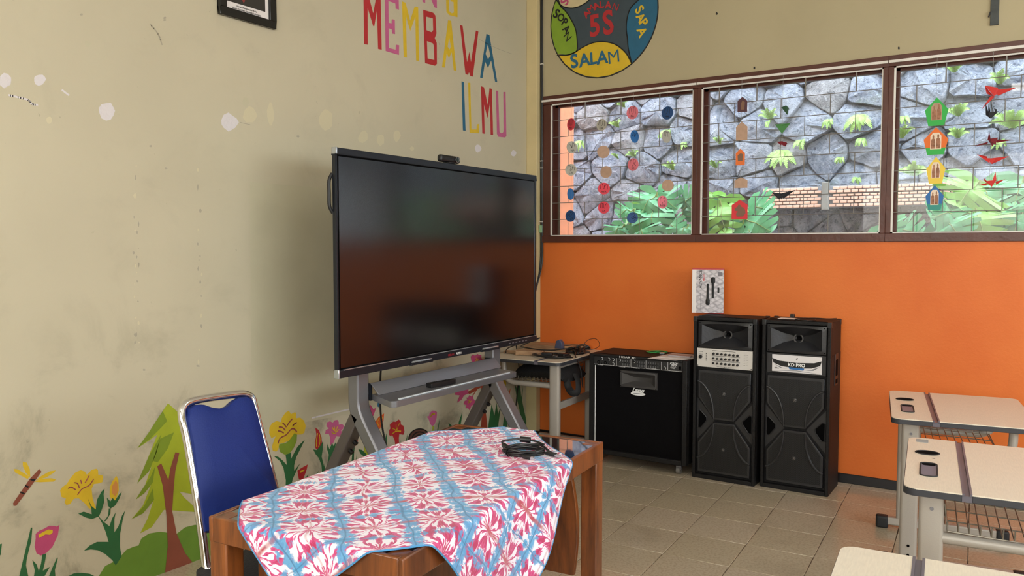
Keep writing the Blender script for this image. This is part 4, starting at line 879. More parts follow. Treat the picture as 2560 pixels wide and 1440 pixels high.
bird(t, c5, 710, 545, [[(658,512),(762,512),(710,582)], [(658,512),(700,545),(710,582)], [(762,512),(735,520),(705,525)]], tagm['bgreen'])
bird(t, c5, 713, 658, [[(670,643),(712,640),(705,670)], [(700,640),(742,655),(725,678)], [(690,650),(740,648),(725,678)]], tagm['dred'])
bird(t, c5, 705, 1040, [[(633,1020),(700,1030),(685,1072)], [(700,1030),(795,1010),(712,1068)], [(660,1040),(740,1035),(690,1075)], [(690,1030),(720,1035),(700,1075)]], tagm['bk'])
pent = [(-.68,-1),(.68,-1),(1,.12),(0,1),(-1,.12)]
arch = [(-.45,-.6),(.45,-.6),(.45,.35),(.25,.6),(-.25,.6),(-.45,.35)]
fig2 = [[(-.38,-.55),(-.03,-.55),(-.04,-.1),(-.06,.12),(-.15,.18),(-.13,.30),(-.16,.42),(-.25,.42),(-.28,.30),(-.26,.18),(-.36,.12),(-.40,-.1)], [(.04,-.55),(.36,-.55),(.40,-.1),(.34,.16),(.25,.22),(.28,.34),(.24,.48),(.14,.48),(.11,.34),(.14,.22),(.05,.16),(.02,-.1)]]
xw = on(*c6((412, 500)), 1, YM).x
t = mobile('pentagon_mobile', 'string of four pentagon paper tags in green, orange, yellow and blue, right window', xw, 2.392, on(*c6((402, 1050)), 1, YM).z)
low = [[(-.68,-1),(.68,-1),(.82,-.5),(-.82,-.5)]]
card(t, c6, 415, 563, 116, 156, pent, tagm['green'], fig2, tagm['print_'], inset=arch, inset_m=tagm['brown'])
card(t, c6, 410, 752, 122, 152, pent, tagm['orange'], fig2, tagm['print_'], inset=arch, inset_m=tagm['pale'], extra=[(low[0], tagm['green'])])
card(t, c6, 410, 940, 96, 150, pent, tagm['yellow'], fig2, tagm['print_'], inset=arch, inset_m=tagm['pale'])
card(t, c6, 402, 1115, 92, 140, pent, tagm['blue'], fig2, tagm['print_'], inset=arch, inset_m=tagm['pale'], extra=[(low[0], tagm['teal'])])
xw = on(*c6((772, 500)), 1, YM).x
t = mobile('crane_mobile', 'string of five folded paper cranes, red and black, right window', xw, 2.392, on(*c6((768, 1010)), 1, YM).z)
bird(t, c6, 785, 430, [[(740,397),(800,415),(785,460)], [(740,397),(750,440),(785,460)], [(785,425),(885,425),(805,460)], [(770,455),(790,460),(728,522)], [(800,415),(812,440),(785,460)]], tagm['cred'], 'paper_crane')
bird(t, c6, 780, 572, [[(742,515),(745,580),(768,603)], [(756,518),(768,575),(755,585)], [(745,568),(805,565),(770,603)], [(800,580),(853,540),(790,590)], [(782,548),(798,555),(792,580)]], tagm['bk'], 'paper_crane')
bird(t, c6, 775, 750, [[(680,775),(755,755),(750,768)], [(750,740),(795,735),(775,780)], [(752,742),(758,700),(766,742)], [(790,745),(870,752),(795,762)], [(760,745),(800,735),(790,775)]], tagm['dred'], 'paper_crane')
bird(t, c6, 770, 870, [[(698,838),(750,865),(765,895)], [(750,865),(850,858),(770,895)], [(745,862),(790,868),(770,896)], [(698,838),(745,852),(750,870)]], tagm['cred'], 'paper_crane')
bird(t, c6, 765, 1015, [[(735,1010),(790,1005),(770,1043)], [(772,1005),(785,960),(790,1010)], [(710,1030),(745,1020),(745,1035)], [(785,1015),(830,1003),(790,1030)], [(728,1005),(735,995),(748,1015)]], tagm['cred'], 'paper_crane')

# ================================================================== SPEAKERS
def speaker(label, x0, y0, panel):
    Wd, Dp, Ht = .372, .272, .962
    t = thing('floor_speaker', label, 'speaker', (x0+Wd/2, y0+Dp/2, 0), world=True, group='tall floor speakers')
    F = lambda u, z, d=0: V((x0+u, y0+d, z))
    # cabinet: box with a recessed front
    mb = MB(); e = .018
    mb.box((x0, y0+.03, 0), (x0+Wd, y0+Dp, .776)); mb.box((x0, y0+.10, .776), (x0+Wd, y0+Dp, Ht)); mb.box((x0, y0+.03, .776), (x0+e, y0+.10, Ht)); mb.box((x0+Wd-e, y0+.03, .776), (x0+Wd, y0+.10, Ht)); mb.box((x0+e, y0+.03, Ht-e), (x0+Wd-e, y0+.10, Ht))
    mb.box((x0, y0, 0), (x0+e, y0+.031, Ht)); mb.box((x0+Wd-e, y0, 0), (x0+Wd, y0+.031, Ht)); mb.box((x0+e, y0, 0), (x0+Wd-e, y0+.031, e+.006)); mb.box((x0+e, y0, Ht-e), (x0+Wd-e, y0+.031, Ht))
    obj('cabinet', mb, M['vinyl'], t, bevel=.003)
    for (cx, cy) in ((x0, y0), (x0+Wd, y0), (x0+Wd, y0+Dp), (x0, y0+Dp)):
        sx = 1 if cx > x0 else -1; sy = 1 if cy > y0 else -1
        obj('corner_guard', MB().box((cx-(.022 if sx > 0 else .002), cy-(.022 if sy > 0 else .002), Ht-.03), (cx+(.002 if sx > 0 else .022), cy+(.002 if sy > 0 else .022), Ht+.003)), M['black'], t, bevel=.003)
    # horn: flared rectangular mouth
    hz0, hz1, hu0, hu1 = .782, .938, .026, Wd-.026
    rings = []
    for (iu, iz, d, sag) in ((0, 0, .012, 0), (.022, .020, .006, 0), (.022, .020, .008, 0), (.075, .050, .060, .004), (.135, .066, .085, 0)):
        n_ = 8; r = []
        for k in range(4*n_):
            s_, q = divmod(k, n_); f_ = q/n_
            a, b = [(hu0+iu, hz0+iz), (hu1-iu, hz0+iz), (hu1-iu, hz1-iz), (hu0+iu, hz1-iz)][s_], [(hu1-iu, hz0+iz), (hu1-iu, hz1-iz), (hu0+iu, hz1-iz), (hu0+iu, hz0+iz)][s_]
            u = a[0]+(b[0]-a[0])*f_; zz = a[1]+(b[1]-a[1])*f_
            if iu > 0 and s_ in (0, 2): zz += (1 if s_ == 0 else -1)*.016*math.sin(PI*f_)*(-1 if d < .02 else 1)*(.6)
            r.append(F(u, zz, d))
        rings.append(r)
    mb = MB(); N_ = len(rings[0]); mb.add([p for r in rings for p in r], [(k*N_+i, k*N_+(i+1) % N_, (k+1)*N_+(i+1) % N_, (k+1)*N_+i) for k in range(4) for i in range(N_)]+[tuple(4*N_+i for i in range(N_))], False)
    hn = obj('horn', mb, M['horn'], t)
    mz = (hz0+hz1)/2; mu = Wd/2
    obj('horn_throat', MB().tube([F(mu+.024*math.cos(a), mz+.024*math.sin(a), .062) for a in [2*PI*k/20 for k in range(20)]], .0045, 6, closed=True), mat('worn_grey_ring', hexc(78, 76, 76), .5), hn)
    obj('horn_plug', MB().cyl(F(mu, mz, .08), F(mu, mz, .058), .014, 16, .008), M['deep'], hn)
    for (u, z) in ((hu0+.010, hz0+.010), (hu1-.010, hz0+.010), (hu0+.010, hz1-.010), (hu1-.010, hz1-.010), (mu, hz1-.009), (mu, hz0+.009)): obj('screw', MB().cyl(F(u, z, .012), F(u, z, .0085), .0035, 8), M['deep'], hn)
    if panel:
        pn = obj('control_panel', MB().box(F(.020, .668, .006), F(Wd-.022, .778, .032)), M['panel'], t, bevel=.001, label='silver mixer panel')
        X0, X1 = .020, Wd-.022; PW = X1-X0
        U = lambda u: X0+PW*u; Zp = lambda v: .668+.110*(1-v)
        for (r_, n0) in ((.25, 0), (.50, 0), (.76, 0)):
            for k in range(7):
                u = U(.31+.43*k/6); z = Zp(r_+.02*k/6)
                if True:
                    kn = obj('knob', MB().cyl(F(u, z, .006), F(u, z, -.006), .0072 if (r_ == .25 or k > 1) else .0050, 12, .006), M['black'], pn)
        obj('knob', MB().cyl(F(U(.075), Zp(.46), .006), F(U(.075), Zp(.46), -.006), .010, 14), M['black'], pn)
        for z in (.36, .62, .66): obj('printed_line', MB().box(F(U(.28), Zp(z+.02 if z < .6 else z), .0052), F(U(.78), Zp(z+.02 if z < .6 else z)+.0018, .006)), M['ink'], pn)
        for z in (.10,): obj('printed_line', MB().box(F(U(.28), Zp(z), .0052), F(U(.70), Zp(z)+.002, .006)), M['ink'], pn)
        for k in range(5): obj('slider', MB().box(F(U(.17), Zp(.3+.09*k), .003), F(U(.178), Zp(.3+.09*k)+.006, .006)), M['ink'], pn)
        for s, u, z, sz in (('POWER', .08, .20, .007), ('VOLUME', .08, .33, .006), ('ECHO  REPEAT  DELAY  TREBLE  BASS', .52, .94, .006)): text('printed_word', s, M['ink'], pn, F(U(u), Zp(z), .0055), (1,0,0), (0,0,1), sz, .0001)
        for c_ in (.845, .895):
            for k in range(14): obj('printed_tick', MB().box(F(U(c_), Zp(.22+.045*k), .0052), F(U(c_+.030), Zp(.22+.045*k)+.0008, .006)), M['ink'], pn) if k % 2 == 0 else None
        for (u, v) in ((.02, .94), (.98, .94), (.5, .96)): obj('screw', MB().cyl(F(U(u), Zp(v), .006), F(U(u), Zp(v), .003), .003, 8), M['ink'], pn)
    else:
        obj('blank_panel', MB().box(F(.026, .664, .016), F(Wd-.026, .776, .031)), M['horn'], t, bevel=.001)
        br = obj('brand_sticker', MB().box(F(.055, .672, .012), F(Wd-.048, .768, .016)), mat('white_gloss_sticker', hexc(224, 220, 222), .3), t, bevel=.001, label='white and black brand sticker')
        a0, a1 = .055, Wd-.048; W2 = a1-a0; U = lambda u: a0+W2*u; Zq = lambda v: .672+.096*(1-v)
        sh = [(0.0,.22),(.15,.36),(.5,.42),(.85,.36),(1,.22),(.97,.50),(.80,.68),(.5,.74),(.20,.68),(.03,.50)]
        obj('printed_shape', MB().poly([[(U(a), Zq(b)) for a, b in sh]], lambda u, z: F(u, z, .0115)), M['ink'], br, fix=False)
        obj('printed_shape', MB().poly([[(U(a), Zq(b)) for a, b in ((.34,.70),(.66,.72),(.64,.84),(.36,.82))]], lambda u, z: F(u, z, .0112)), tagm['blue'], br, fix=False)
        for aa in (((.03,.55),(.2,.75),(.32,.80),(.18,.78)), ((.97,.55),(.8,.75),(.68,.82),(.84,.80)), ((.0,.97),(.5,.86),(1,.97),(.5,.90))): obj('printed_shape', MB().poly([[(U(a), Zq(b)) for a, b in aa]], lambda u, z: F(u, z, .0110)), mat('grey_print', hexc(120, 122, 128), .4), br, fix=False)
        text('brand_name', 'KD PRO', M['inkw'], br, F(U(.5), Zq(.56), .0108), (1,0,0), (0,0,1), .026, .0002, bold=.0008)
        text('printed_word', 'KPro', M['ink'], br, F(U(.10), Zq(.80), .0108), (1,0,0), (0,0,1), .011, .0002, bold=.0004); text('printed_word', 'S', M['ink'], br, F(U(.5), Zq(.20), .0108), (1,0,0), (0,0,1), .016, .0002, shear=.4, bold=.0005)
    # two woofer grilles, arcs and ports
    zc = .352; g0, g1 = .030, Wd-.030; n0, n1 = .125, Wd-.125
    def plate(name, ring, d0, d1, m, par, **k): return obj(name, MB().prism(ring, lambda u, z: F(u, z, d0), lambda u, z: F(u, z, d1)), m, par, **k)
    for sgn, zt in ((1, .650), (-1, .040)):
        lim = lambda v: zc+sgn*v
        hgt = abs(zt-zc); ring = [(g0, lim(hgt)), (g1, lim(hgt)), (g1, lim(.135)), (n1, lim(.008)), (n0, lim(.008)), (g0, lim(.135))]
        if sgn < 0: ring = ring[::-1]
        gf = plate('woofer_frame', ring, .030, .006, M['horn'], t, bevel=.004)
        r2 = [(g0+.014, lim(hgt-.016)), (g1-.014, lim(hgt-.016)), (g1-.014, lim(.138)), (n1-.004, lim(.020)), (n0+.004, lim(.020)), (g0+.014, lim(.138))]
        if sgn < 0: r2 = r2[::-1]
        plate('perforated_grille', r2, .008, .0035, M['grille'], gf)
        obj('dust_cap', MB().sphere(F(Wd/2, lim(.165), .006), .016, 14, 8, (1, .25, 1)), M['darkred'] if False else M['horn'], gf)
        text('emblem', 'R', M['rod'], gf, F(Wd/2, lim(.165), -.0005), (1,0,0), (0,0,1), .022, .0003, shear=.3)
        for sd in (0, 1):
            P_ = []
            for k in range(9):
                a = k/8; u = (g0+(n0-g0)*(1-(1-a)**2)*1.02); z = lim(.230-.215*(a**1.5)) if sgn > 0 else lim(.230-.215*(a**1.5))
                P_.append(F(u if sd == 0 else Wd-u, z, .003))
            obj('grille_rib', MB().tube(P_, .0062, 7), M['horn'], gf)
    for sd in (0, 1):
        m_ = lambda u: u if sd == 0 else Wd-u
        ring = [(m_(.026), zc-.052), (m_(.026), zc+.048), (m_(.040), zc+.052), (m_(.078), zc+.014), (m_(.078), zc-.006), (m_(.044), zc-.052)]
        if sd: ring = ring[::-1]
        po = plate('bass_port', ring, .031, .026, M['deep'], t)
        obj('port_rim', MB().tube([F(u, z, .022) for u, z in ring], .0030, 6, closed=True), M['horn'], po)
        # body panel around the ports
        ring = [(m_(.019), zc-.125), (m_(.019), zc+.125), (m_(n0), zc+.002), (m_(n0), zc-.002)]
        if sd: ring = ring[::-1]
        plate('baffle_side', ring, .0305, .0275, M['horn'], t)
    # side handle
    hd = obj('side_handle', MB().box((x0+Wd-.002, y0+.11, .60), (x0+Wd+.004, y0+.19, .78)), M['black'], t, bevel=.004)
    obj('handle_recess', MB().box((x0+Wd+.003, y0+.125, .655), (x0+Wd+.005, y0+.175, .745)), M['deep'], hd)
    obj('handle_recess', MB().box((x0+Wd+.003, y0+.125, .612), (x0+Wd+.005, y0+.175, .635)), M['deep'], hd)
    return t
speaker('tall black speaker with silver control panel, beside the black amplifier', 1.370, -.375, True)
speaker('tall black speaker with white brand sticker, beside bare orange wall', 1.765, -.345, False)

# boxed microphones on the left speaker
bx0, bx1, by, bz = 1.272, 1.463, -.115, .9632
t = thing('microphone_box', 'grey printed microphone box standing on the left speaker', 'box', ((bx0+bx1)/2, by, bz), world=True)
lean = Matrix.Rotation(math.radians(17), 4, 'Z') @ Matrix.Rotation(math.radians(-3), 4, 'X')
def lv(p): c_ = V(((bx0+bx1)/2, by-.010, bz)); return (lean @ (V(p)-c_))+c_
mb = MB(); vs = [lv(p) for p in ((bx0,by-.03,bz),(bx1,by-.03,bz),(bx1,by+.03,bz),(bx0,by+.03,bz),(bx0,by-.03,bz+.278),(bx1,by-.03,bz+.278),(bx1,by+.03,bz+.278),(bx0,by+.03,bz+.278))]
mb.add(vs, [(0,3,2,1),(4,5,6,7),(0,1,5,4),(1,2,6,5),(2,3,7,6),(3,0,4,7)])
bxo = obj('carton', mb, mat('red_carton', hexc(186, 40, 44), .45), t, bevel=.001)
def bxm():
    m = bpy.data.materials.new('grey_cube_print'); m.use_nodes = True; nt = m.node_tree; L = nt.links; b = nt.nodes['Principled BSDF']
    tc = node(nt, 'ShaderNodeTexCoord'); mp = node(nt, 'ShaderNodeMapping'); mp.inputs['Rotation'].default_value = (0, .7, 0); mp.inputs['Scale'].default_value = (30, 1, 44); L.new(tc.outputs['Object'], mp.inputs[0])
    vo = node(nt, 'ShaderNodeTexVoronoi', distance='CHEBYCHEV'); vo.inputs['Scale'].default_value = 1; vo.inputs['Randomness'].default_value = .35; L.new(mp.outputs[0], vo.inputs[0])
    L.new(mixc(nt, ramp(nt, vo.outputs['Distance'], .1, .6), hexc(206, 200, 204), hexc(150, 144, 150)), b.inputs['Base Color']); b.inputs['Roughness'].default_value = .4; return m
FB = lambda u, v, d=.0012: lv((bx0+u*(bx1-bx0), by-.03-d, bz+v*.278))
obj('front_print', MB().poly([[(.0,.015),(.995,.015),(.995,.975),(.0,.975)]], lambda u, v: FB(u, v, .0008)), bxm(), t, fix=False)
obj('side_print', MB().poly([[(0,.015),(.13,.015),(.13,.975),(0,.975)]], lambda u, v: FB(u, v, .0011)), M['paper'], t, fix=False)
for (u, v0, v1, up) in ((.50, .19, .66, False), (.66, .34, .82, True)):
    a, b = (v0, v1) if up else (v1, v0); sg = 1 if up else -1
    hb = MB(); hb.tube([FB(u, a, .002), FB(u, a+sg*.33, .002)], [.0065, .0085], 8); o = obj('printed_microphone', hb, M['ink'], t)
    obj('microphone_head', MB().tube([FB(u, a+sg*.33, .002), FB(u, a+sg*.36, .002), FB(u, a+sg*.44, .002), FB(u, a+sg*.47, .002)], [.0085, .0125, .0125, .008], 8), M['ink'], o)
obj('printed_receiver', MB().prism([(.80,.46),(.86,.46),(.86,.58),(.80,.58)], lambda u, v: FB(u, v, .0012), lambda u, v: FB(u, v, .003)), M['ink'], t)
X_ = (FB(0, 1)-FB(0, 0)); U_ = (FB(0, 0)-FB(1, 0))
text('brand_name', 'ADVANCE', M['ink'], t, FB(.265, .76, .0016), X_, U_, .024, .0001, bold=.0003); text('printed_code', 'MIC-01', M['red'], t, FB(.37, .80, .0016), X_, U_, .013, .0001, bold=.0004)
text('printed_words', 'wireless microphone', mat('grey_text', hexc(110, 106, 112), .5), t, FB(.27, .27, .0016), X_, U_, .012, .0001)
obj('printed_badge', MB().prism(rrect(.80, .83, .95, .92, .02), lambda u, v: FB(u, v, .0010), lambda u, v: FB(u, v, .0016)), MATS['grey_text'], t)

# paper and thin cable on the right speaker
tag(obj('paper_note', MB().box((1.83, -.27, .9650), (1.945, -.19, .9662)), M['paper']), 'small pale paper lying on the right speaker', 'paper')
mb = MB(); P_ = [V((1.94, -.24, .9672)), V((1.97, -.18, .969)), V((2.02, -.20, .967)), V((2.03, -.28, .967)), V((1.97, -.31, .967)), V((1.93, -.27, .969)), V((2.0, -.16, .969)), V((2.08, -.14, .967)), V((2.12, -.12, .97))]
tag(obj('thin_cable', MB().tube(smooth_path(P_, 6), .0022, 6), M['cable']), 'thin black cable looped on top of the right speaker', 'cable')
tag(obj('adapter_plug', MB().box((1.872, -.16, .9650), (1.895, -.135, .985)), M['black'], bevel=.002), 'small black plug standing behind the paper on the right speaker', 'plug')

# ================================================================== AMPLIFIER
ax0, ax1, ay0, ay1, az0, az1 = .690, 1.342, -.402, -.060, .062, .697
t = thing('keyboard_amplifier', 'wide black keyboard amplifier on casters in front of the orange wall', 'amplifier', ((ax0+ax1)/2, -.23, 0), world=True)
A_ = lambda x, z, d=0: V((x, ay0+d, z))
mb = MB(); e = .030
mb.box((ax0, ay0+.035, az0), (ax1, ay1, az1)); mb.box((ax0, ay0, az0), (ax0+e, ay0+.036, az1)); mb.box((ax1-e, ay0, az0), (ax1, ay0+.036, az1)); mb.box((ax0+e, ay0, az0), (ax1-e, ay0+.036, az0+.028)); mb.box((ax0+e, ay0, az1-.014), (ax1-e, ay0+.036, az1))
obj('cabinet', mb, M['vinyl'], t, bevel=.004)
_h0 = on(1548, 944, 1, ay0).x; _h1 = on(1641, 944, 1, ay0).x
obj('grille_cloth', MB().poly([[(ax0+e, az0+.028), (ax1-e, az0+.028), (ax1-e, .622), (ax0+e, .622)], [(_h0+.006, .508), (_h1-.006, .508), (_h1-.006, .601), (_h0+.006, .601)]], lambda x, z: A_(x, z, .022)), M['cloth_black'], t)
obj('piping', MB().tube([A_(ax0+e+.004, az0+.03, .020), A_(ax0+e+.004, .622, .020)], .0025, 6), M['inkw'], t, label='white piping along the left edge')
pz0, pz1 = .626, .683
pn = obj('control_panel', MB().box(A_(ax0+e, pz0, .010), A_(ax1-e, pz1, .034)), mat('graphite_panel', hexc(46, 46, 48), .4, metal=.2), t, bevel=.001)
PX0, PX1 = ax0+e, ax1-e
def au(u): return PX0+(PX1-PX0)*u
def av(v): return pz1-(pz1-pz0)*v
for (u, v) in ((.09, .27), (.175, .27), (.225, .27), (.225, .75), (.30, .27), (.465, .27), (.805, .72)):
    o = obj('knob', MB().cyl(A_(au(u), av(v), .010), A_(au(u), av(v), -.003), .0062, 12, .0052), M['black'], pn)
    obj('knob_scale', MB().tube([A_(au(u)+.0088*math.cos(a), av(v)+.0088*math.sin(a), .009) for a in [PI*(-.45+1.1*k/9) for k in range(10)]], .0010, 4), M['inkw'], o)
for (u, v) in ((.055, .68), (.135, .68)):
    obj('jack_socket', MB().tube([A_(au(u)+.0085*math.cos(a), av(v)+.0085*math.sin(a), .009) for a in [2*PI*k/16 for k in range(16)]], .0022, 6, closed=True), M['deep'], pn)
    obj('jack_socket', MB().cyl(A_(au(u)+.022, av(v+.1), .0102), A_(au(u)+.022, av(v+.1), .009), .003, 10), M['deep'], pn)
for u0, n in ((.335, 4), (.50, 4), (.625, 5)):
    for k in range(n):
        u = u0+k*.026
        s_ = obj('fader_slot', MB().box(A_(au(u), av(.82), .0092), A_(au(u)+.0050, av(.22), .0102)), mat('fader_grey', hexc(96, 96, 98), .5), pn)
        obj('fader_cap', MB().box(A_(au(u)-.001, av(.54), .003), A_(au(u)+.0060, av(.44), .0095)), M['black'], s_)
    obj('printed_line', MB().box(A_(au(u0-.01), av(.50), .0090), A_(au(u0+n*.026), av(.485), .0098)), MATS['fader_grey'], pn)
for u in (.265, .43, .60, .77, .84): obj('printed_line', MB().box(A_(au(u), av(.90), .0090), A_(au(u)+.0016, av(.06), .0098)), M['inkw'], pn)
for u0, u1 in ((.0, .255), (.265, .42), (.43, .59), (.60, .76), (.77, .83), (.84, 1)): obj('printed_line', MB().box(A_(au(u0), av(.93), .0090), A_(au(u1), av(.905), .0098)), M['inkw'], pn)
for s, u, v, sz in (('PRE AMPLIFIER', .075, .98, .006), ('CHANNEL ONE', .33, .985, .006), ('CHANNEL TWO', .495, .985, .006), ('EQUALIZER', .69, .87, .006), ('KEYBOARD', .90, .55, .007), ('MIXER', .90, .66, .007)): text('printed_word', s, M['inkw'], pn, A_(au(u), av(v), .0094), (1,0,0), (0,0,1), sz, .0001)
text('model_name', 'KB/X', M['inkw'], pn, A_(au(.90), av(.16), .0092), (1,0,0), (0,0,1), .017, .0002, shear=.4, sx=1.3, bold=.0004); text('model_name', '550', M['inkw'], pn, A_(au(.90), av(.36), .0092), (1,0,0), (0,0,1), .017, .0002, shear=.4, sx=1.3, bold=.0004)
obj('power_switch', MB().box(A_(au(.962), av(.72), .005), A_(au(.982), av(.40), .010)), M['deep'], pn, bevel=.001)
text('painted_owner_mark', 'HISAR 40', M['inkw'], t, A_(.955, az1-.007, -.0006), (1,0,0), (0,0,1), .0165, .0002, sx=1.7)
# small horn
q0 = on(1548, 944, 1, ay0); q1 = on(1641, 944, 1, ay0); hx0, hx1 = q0.x, q1.x; hz0, hz1 = .502, .607
rings = []
for (i_, d) in ((0, .020), (.002, .010), (.014, .008), (.016, .012), (.055, .034)):
    rings.append([A_(hx0+i_*(.9 if i_ < .05 else 1.6), hz0+min(i_, .040), d), A_(hx1-i_*(.9 if i_ < .05 else 1.0), hz0+min(i_, .040), d), A_(hx1-i_*(.9 if i_ < .05 else 1.0), hz1-min(i_, .040), d), A_(hx0+i_*(.9 if i_ < .05 else 1.6), hz1-min(i_, .040), d)])
mb = MB().add([p for r in rings for p in r], [(k*4+i, k*4+(i+1) % 4, (k+1)*4+(i+1) % 4, (k+1)*4+i) for k in range(4) for i in range(4)]+[(16, 17, 18, 19)])
hn = obj('horn', mb, mat('charcoal_horn', hexc(62, 60, 60), .45), t)
for (x, z) in ((hx0+.007, hz0+.007), (hx1-.007, hz0+.007), (hx1-.007, hz1-.007), (hx0+.007, hz1-.007)): obj('screw', MB().cyl(A_(x, z, .010), A_(x, z, .006), .0025, 8), M['deep'], hn)
lp = on(1592, 981, 1, ay0)
lg = obj('logo_plate', MB().prism(ell(lp.x, lp.z-.012, .048, .011, 28), lambda x, z: A_(x, z, .021), lambda x, z: A_(x, z, .016)), M['inkw'], t, label='white oval logo badge')
text('logo_name', 'Laxus', M['inkw'], lg, A_(lp.x, lp.z+.010, .0150), (1,0,0), (0,0,1), .034, .001, shear=.45, bold=.0012)
obj('logo_shade', MB().prism(ell(lp.x, lp.z-.011, .034, .0022, 20), lambda x, z: A_(x, z, .0158), lambda x, z: A_(x, z, .0153)), MATS['grey_print'], lg)
for (x, y) in ((ax0+.05, ay0+.05), (ax1-.06, ay0+.045), (ax0+.05, ay1-.05), (ax1-.06, ay1-.05)):
    cs = obj('caster_wheel', MB().cyl((x-.012, y, .024), (x+.012, y, .024), .023, 18), mat('clear_grey_caster', hexc(130, 128, 126), .25, metal=.3), t)
    obj('caster_fork', MB().box((x-.016, y-.012, .030), (x+.016, y+.012, .063)), M['steel'], cs, bevel=.002)
# things on the amplifier
PZ = az1+.0008
def sheet(name, label, q, z, m=M['paper'], th=.0012):
    vs = [V((a, b, z)) for a, b in q]; return tag(obj(name, MB().prism(q, lambda a, b: V((a, b, z)), lambda a, b: V((a, b, z+th))), m), label, 'paper')
sheet('paper_sheet', 'large white sheet hanging slightly over the front edge of the amplifier', [(1.10, -.425), (1.275, -.418), (1.335, -.30), (1.33, -.10), (1.14, -.12)], PZ)
sheet('paper_sheet', 'creased paper lying on the large white sheet on the amplifier', [(1.13, -.36), (1.30, -.33), (1.325, -.18), (1.15, -.16)], PZ+.0018)
tag(obj('glasses_case', MB().prism(rrect(1.165, -.285, 1.315, -.225, .02), lambda a, b: V((a, b, PZ+.0034)), lambda a, b: V((a, b, PZ+.012))), mat('clear_grey_plastic', hexc(176, 164, 166), .3), bevel=.003), 'flat pale plastic case on the papers on the amplifier', 'case')
P_ = [V((.98, -.16, PZ+.005)), V((1.02, -.20, PZ+.007)), V((1.07, -.17, PZ+.005)), V((1.10, -.12, PZ+.006)), V((1.05, -.10, PZ+.007)), V((.99, -.13, PZ+.005)), V((1.03, -.17, PZ+.011)), V((1.09, -.19, PZ+.009))]
t = thing('lanyard', 'green ribbon lanyard coiled on top of the amplifier', 'lanyard', (1.04, -.15, PZ), world=True)
obj('ribbon', MB().tube(smooth_path(P_, 6), .0055, 6, flat=(1, .7)), mat('green_ribbon', hexc(56, 150, 76), .5), t)
obj('clip', MB().box((1.085, -.205, PZ), (1.115, -.185, PZ+.012)), M['silver'], t, bevel=.002)

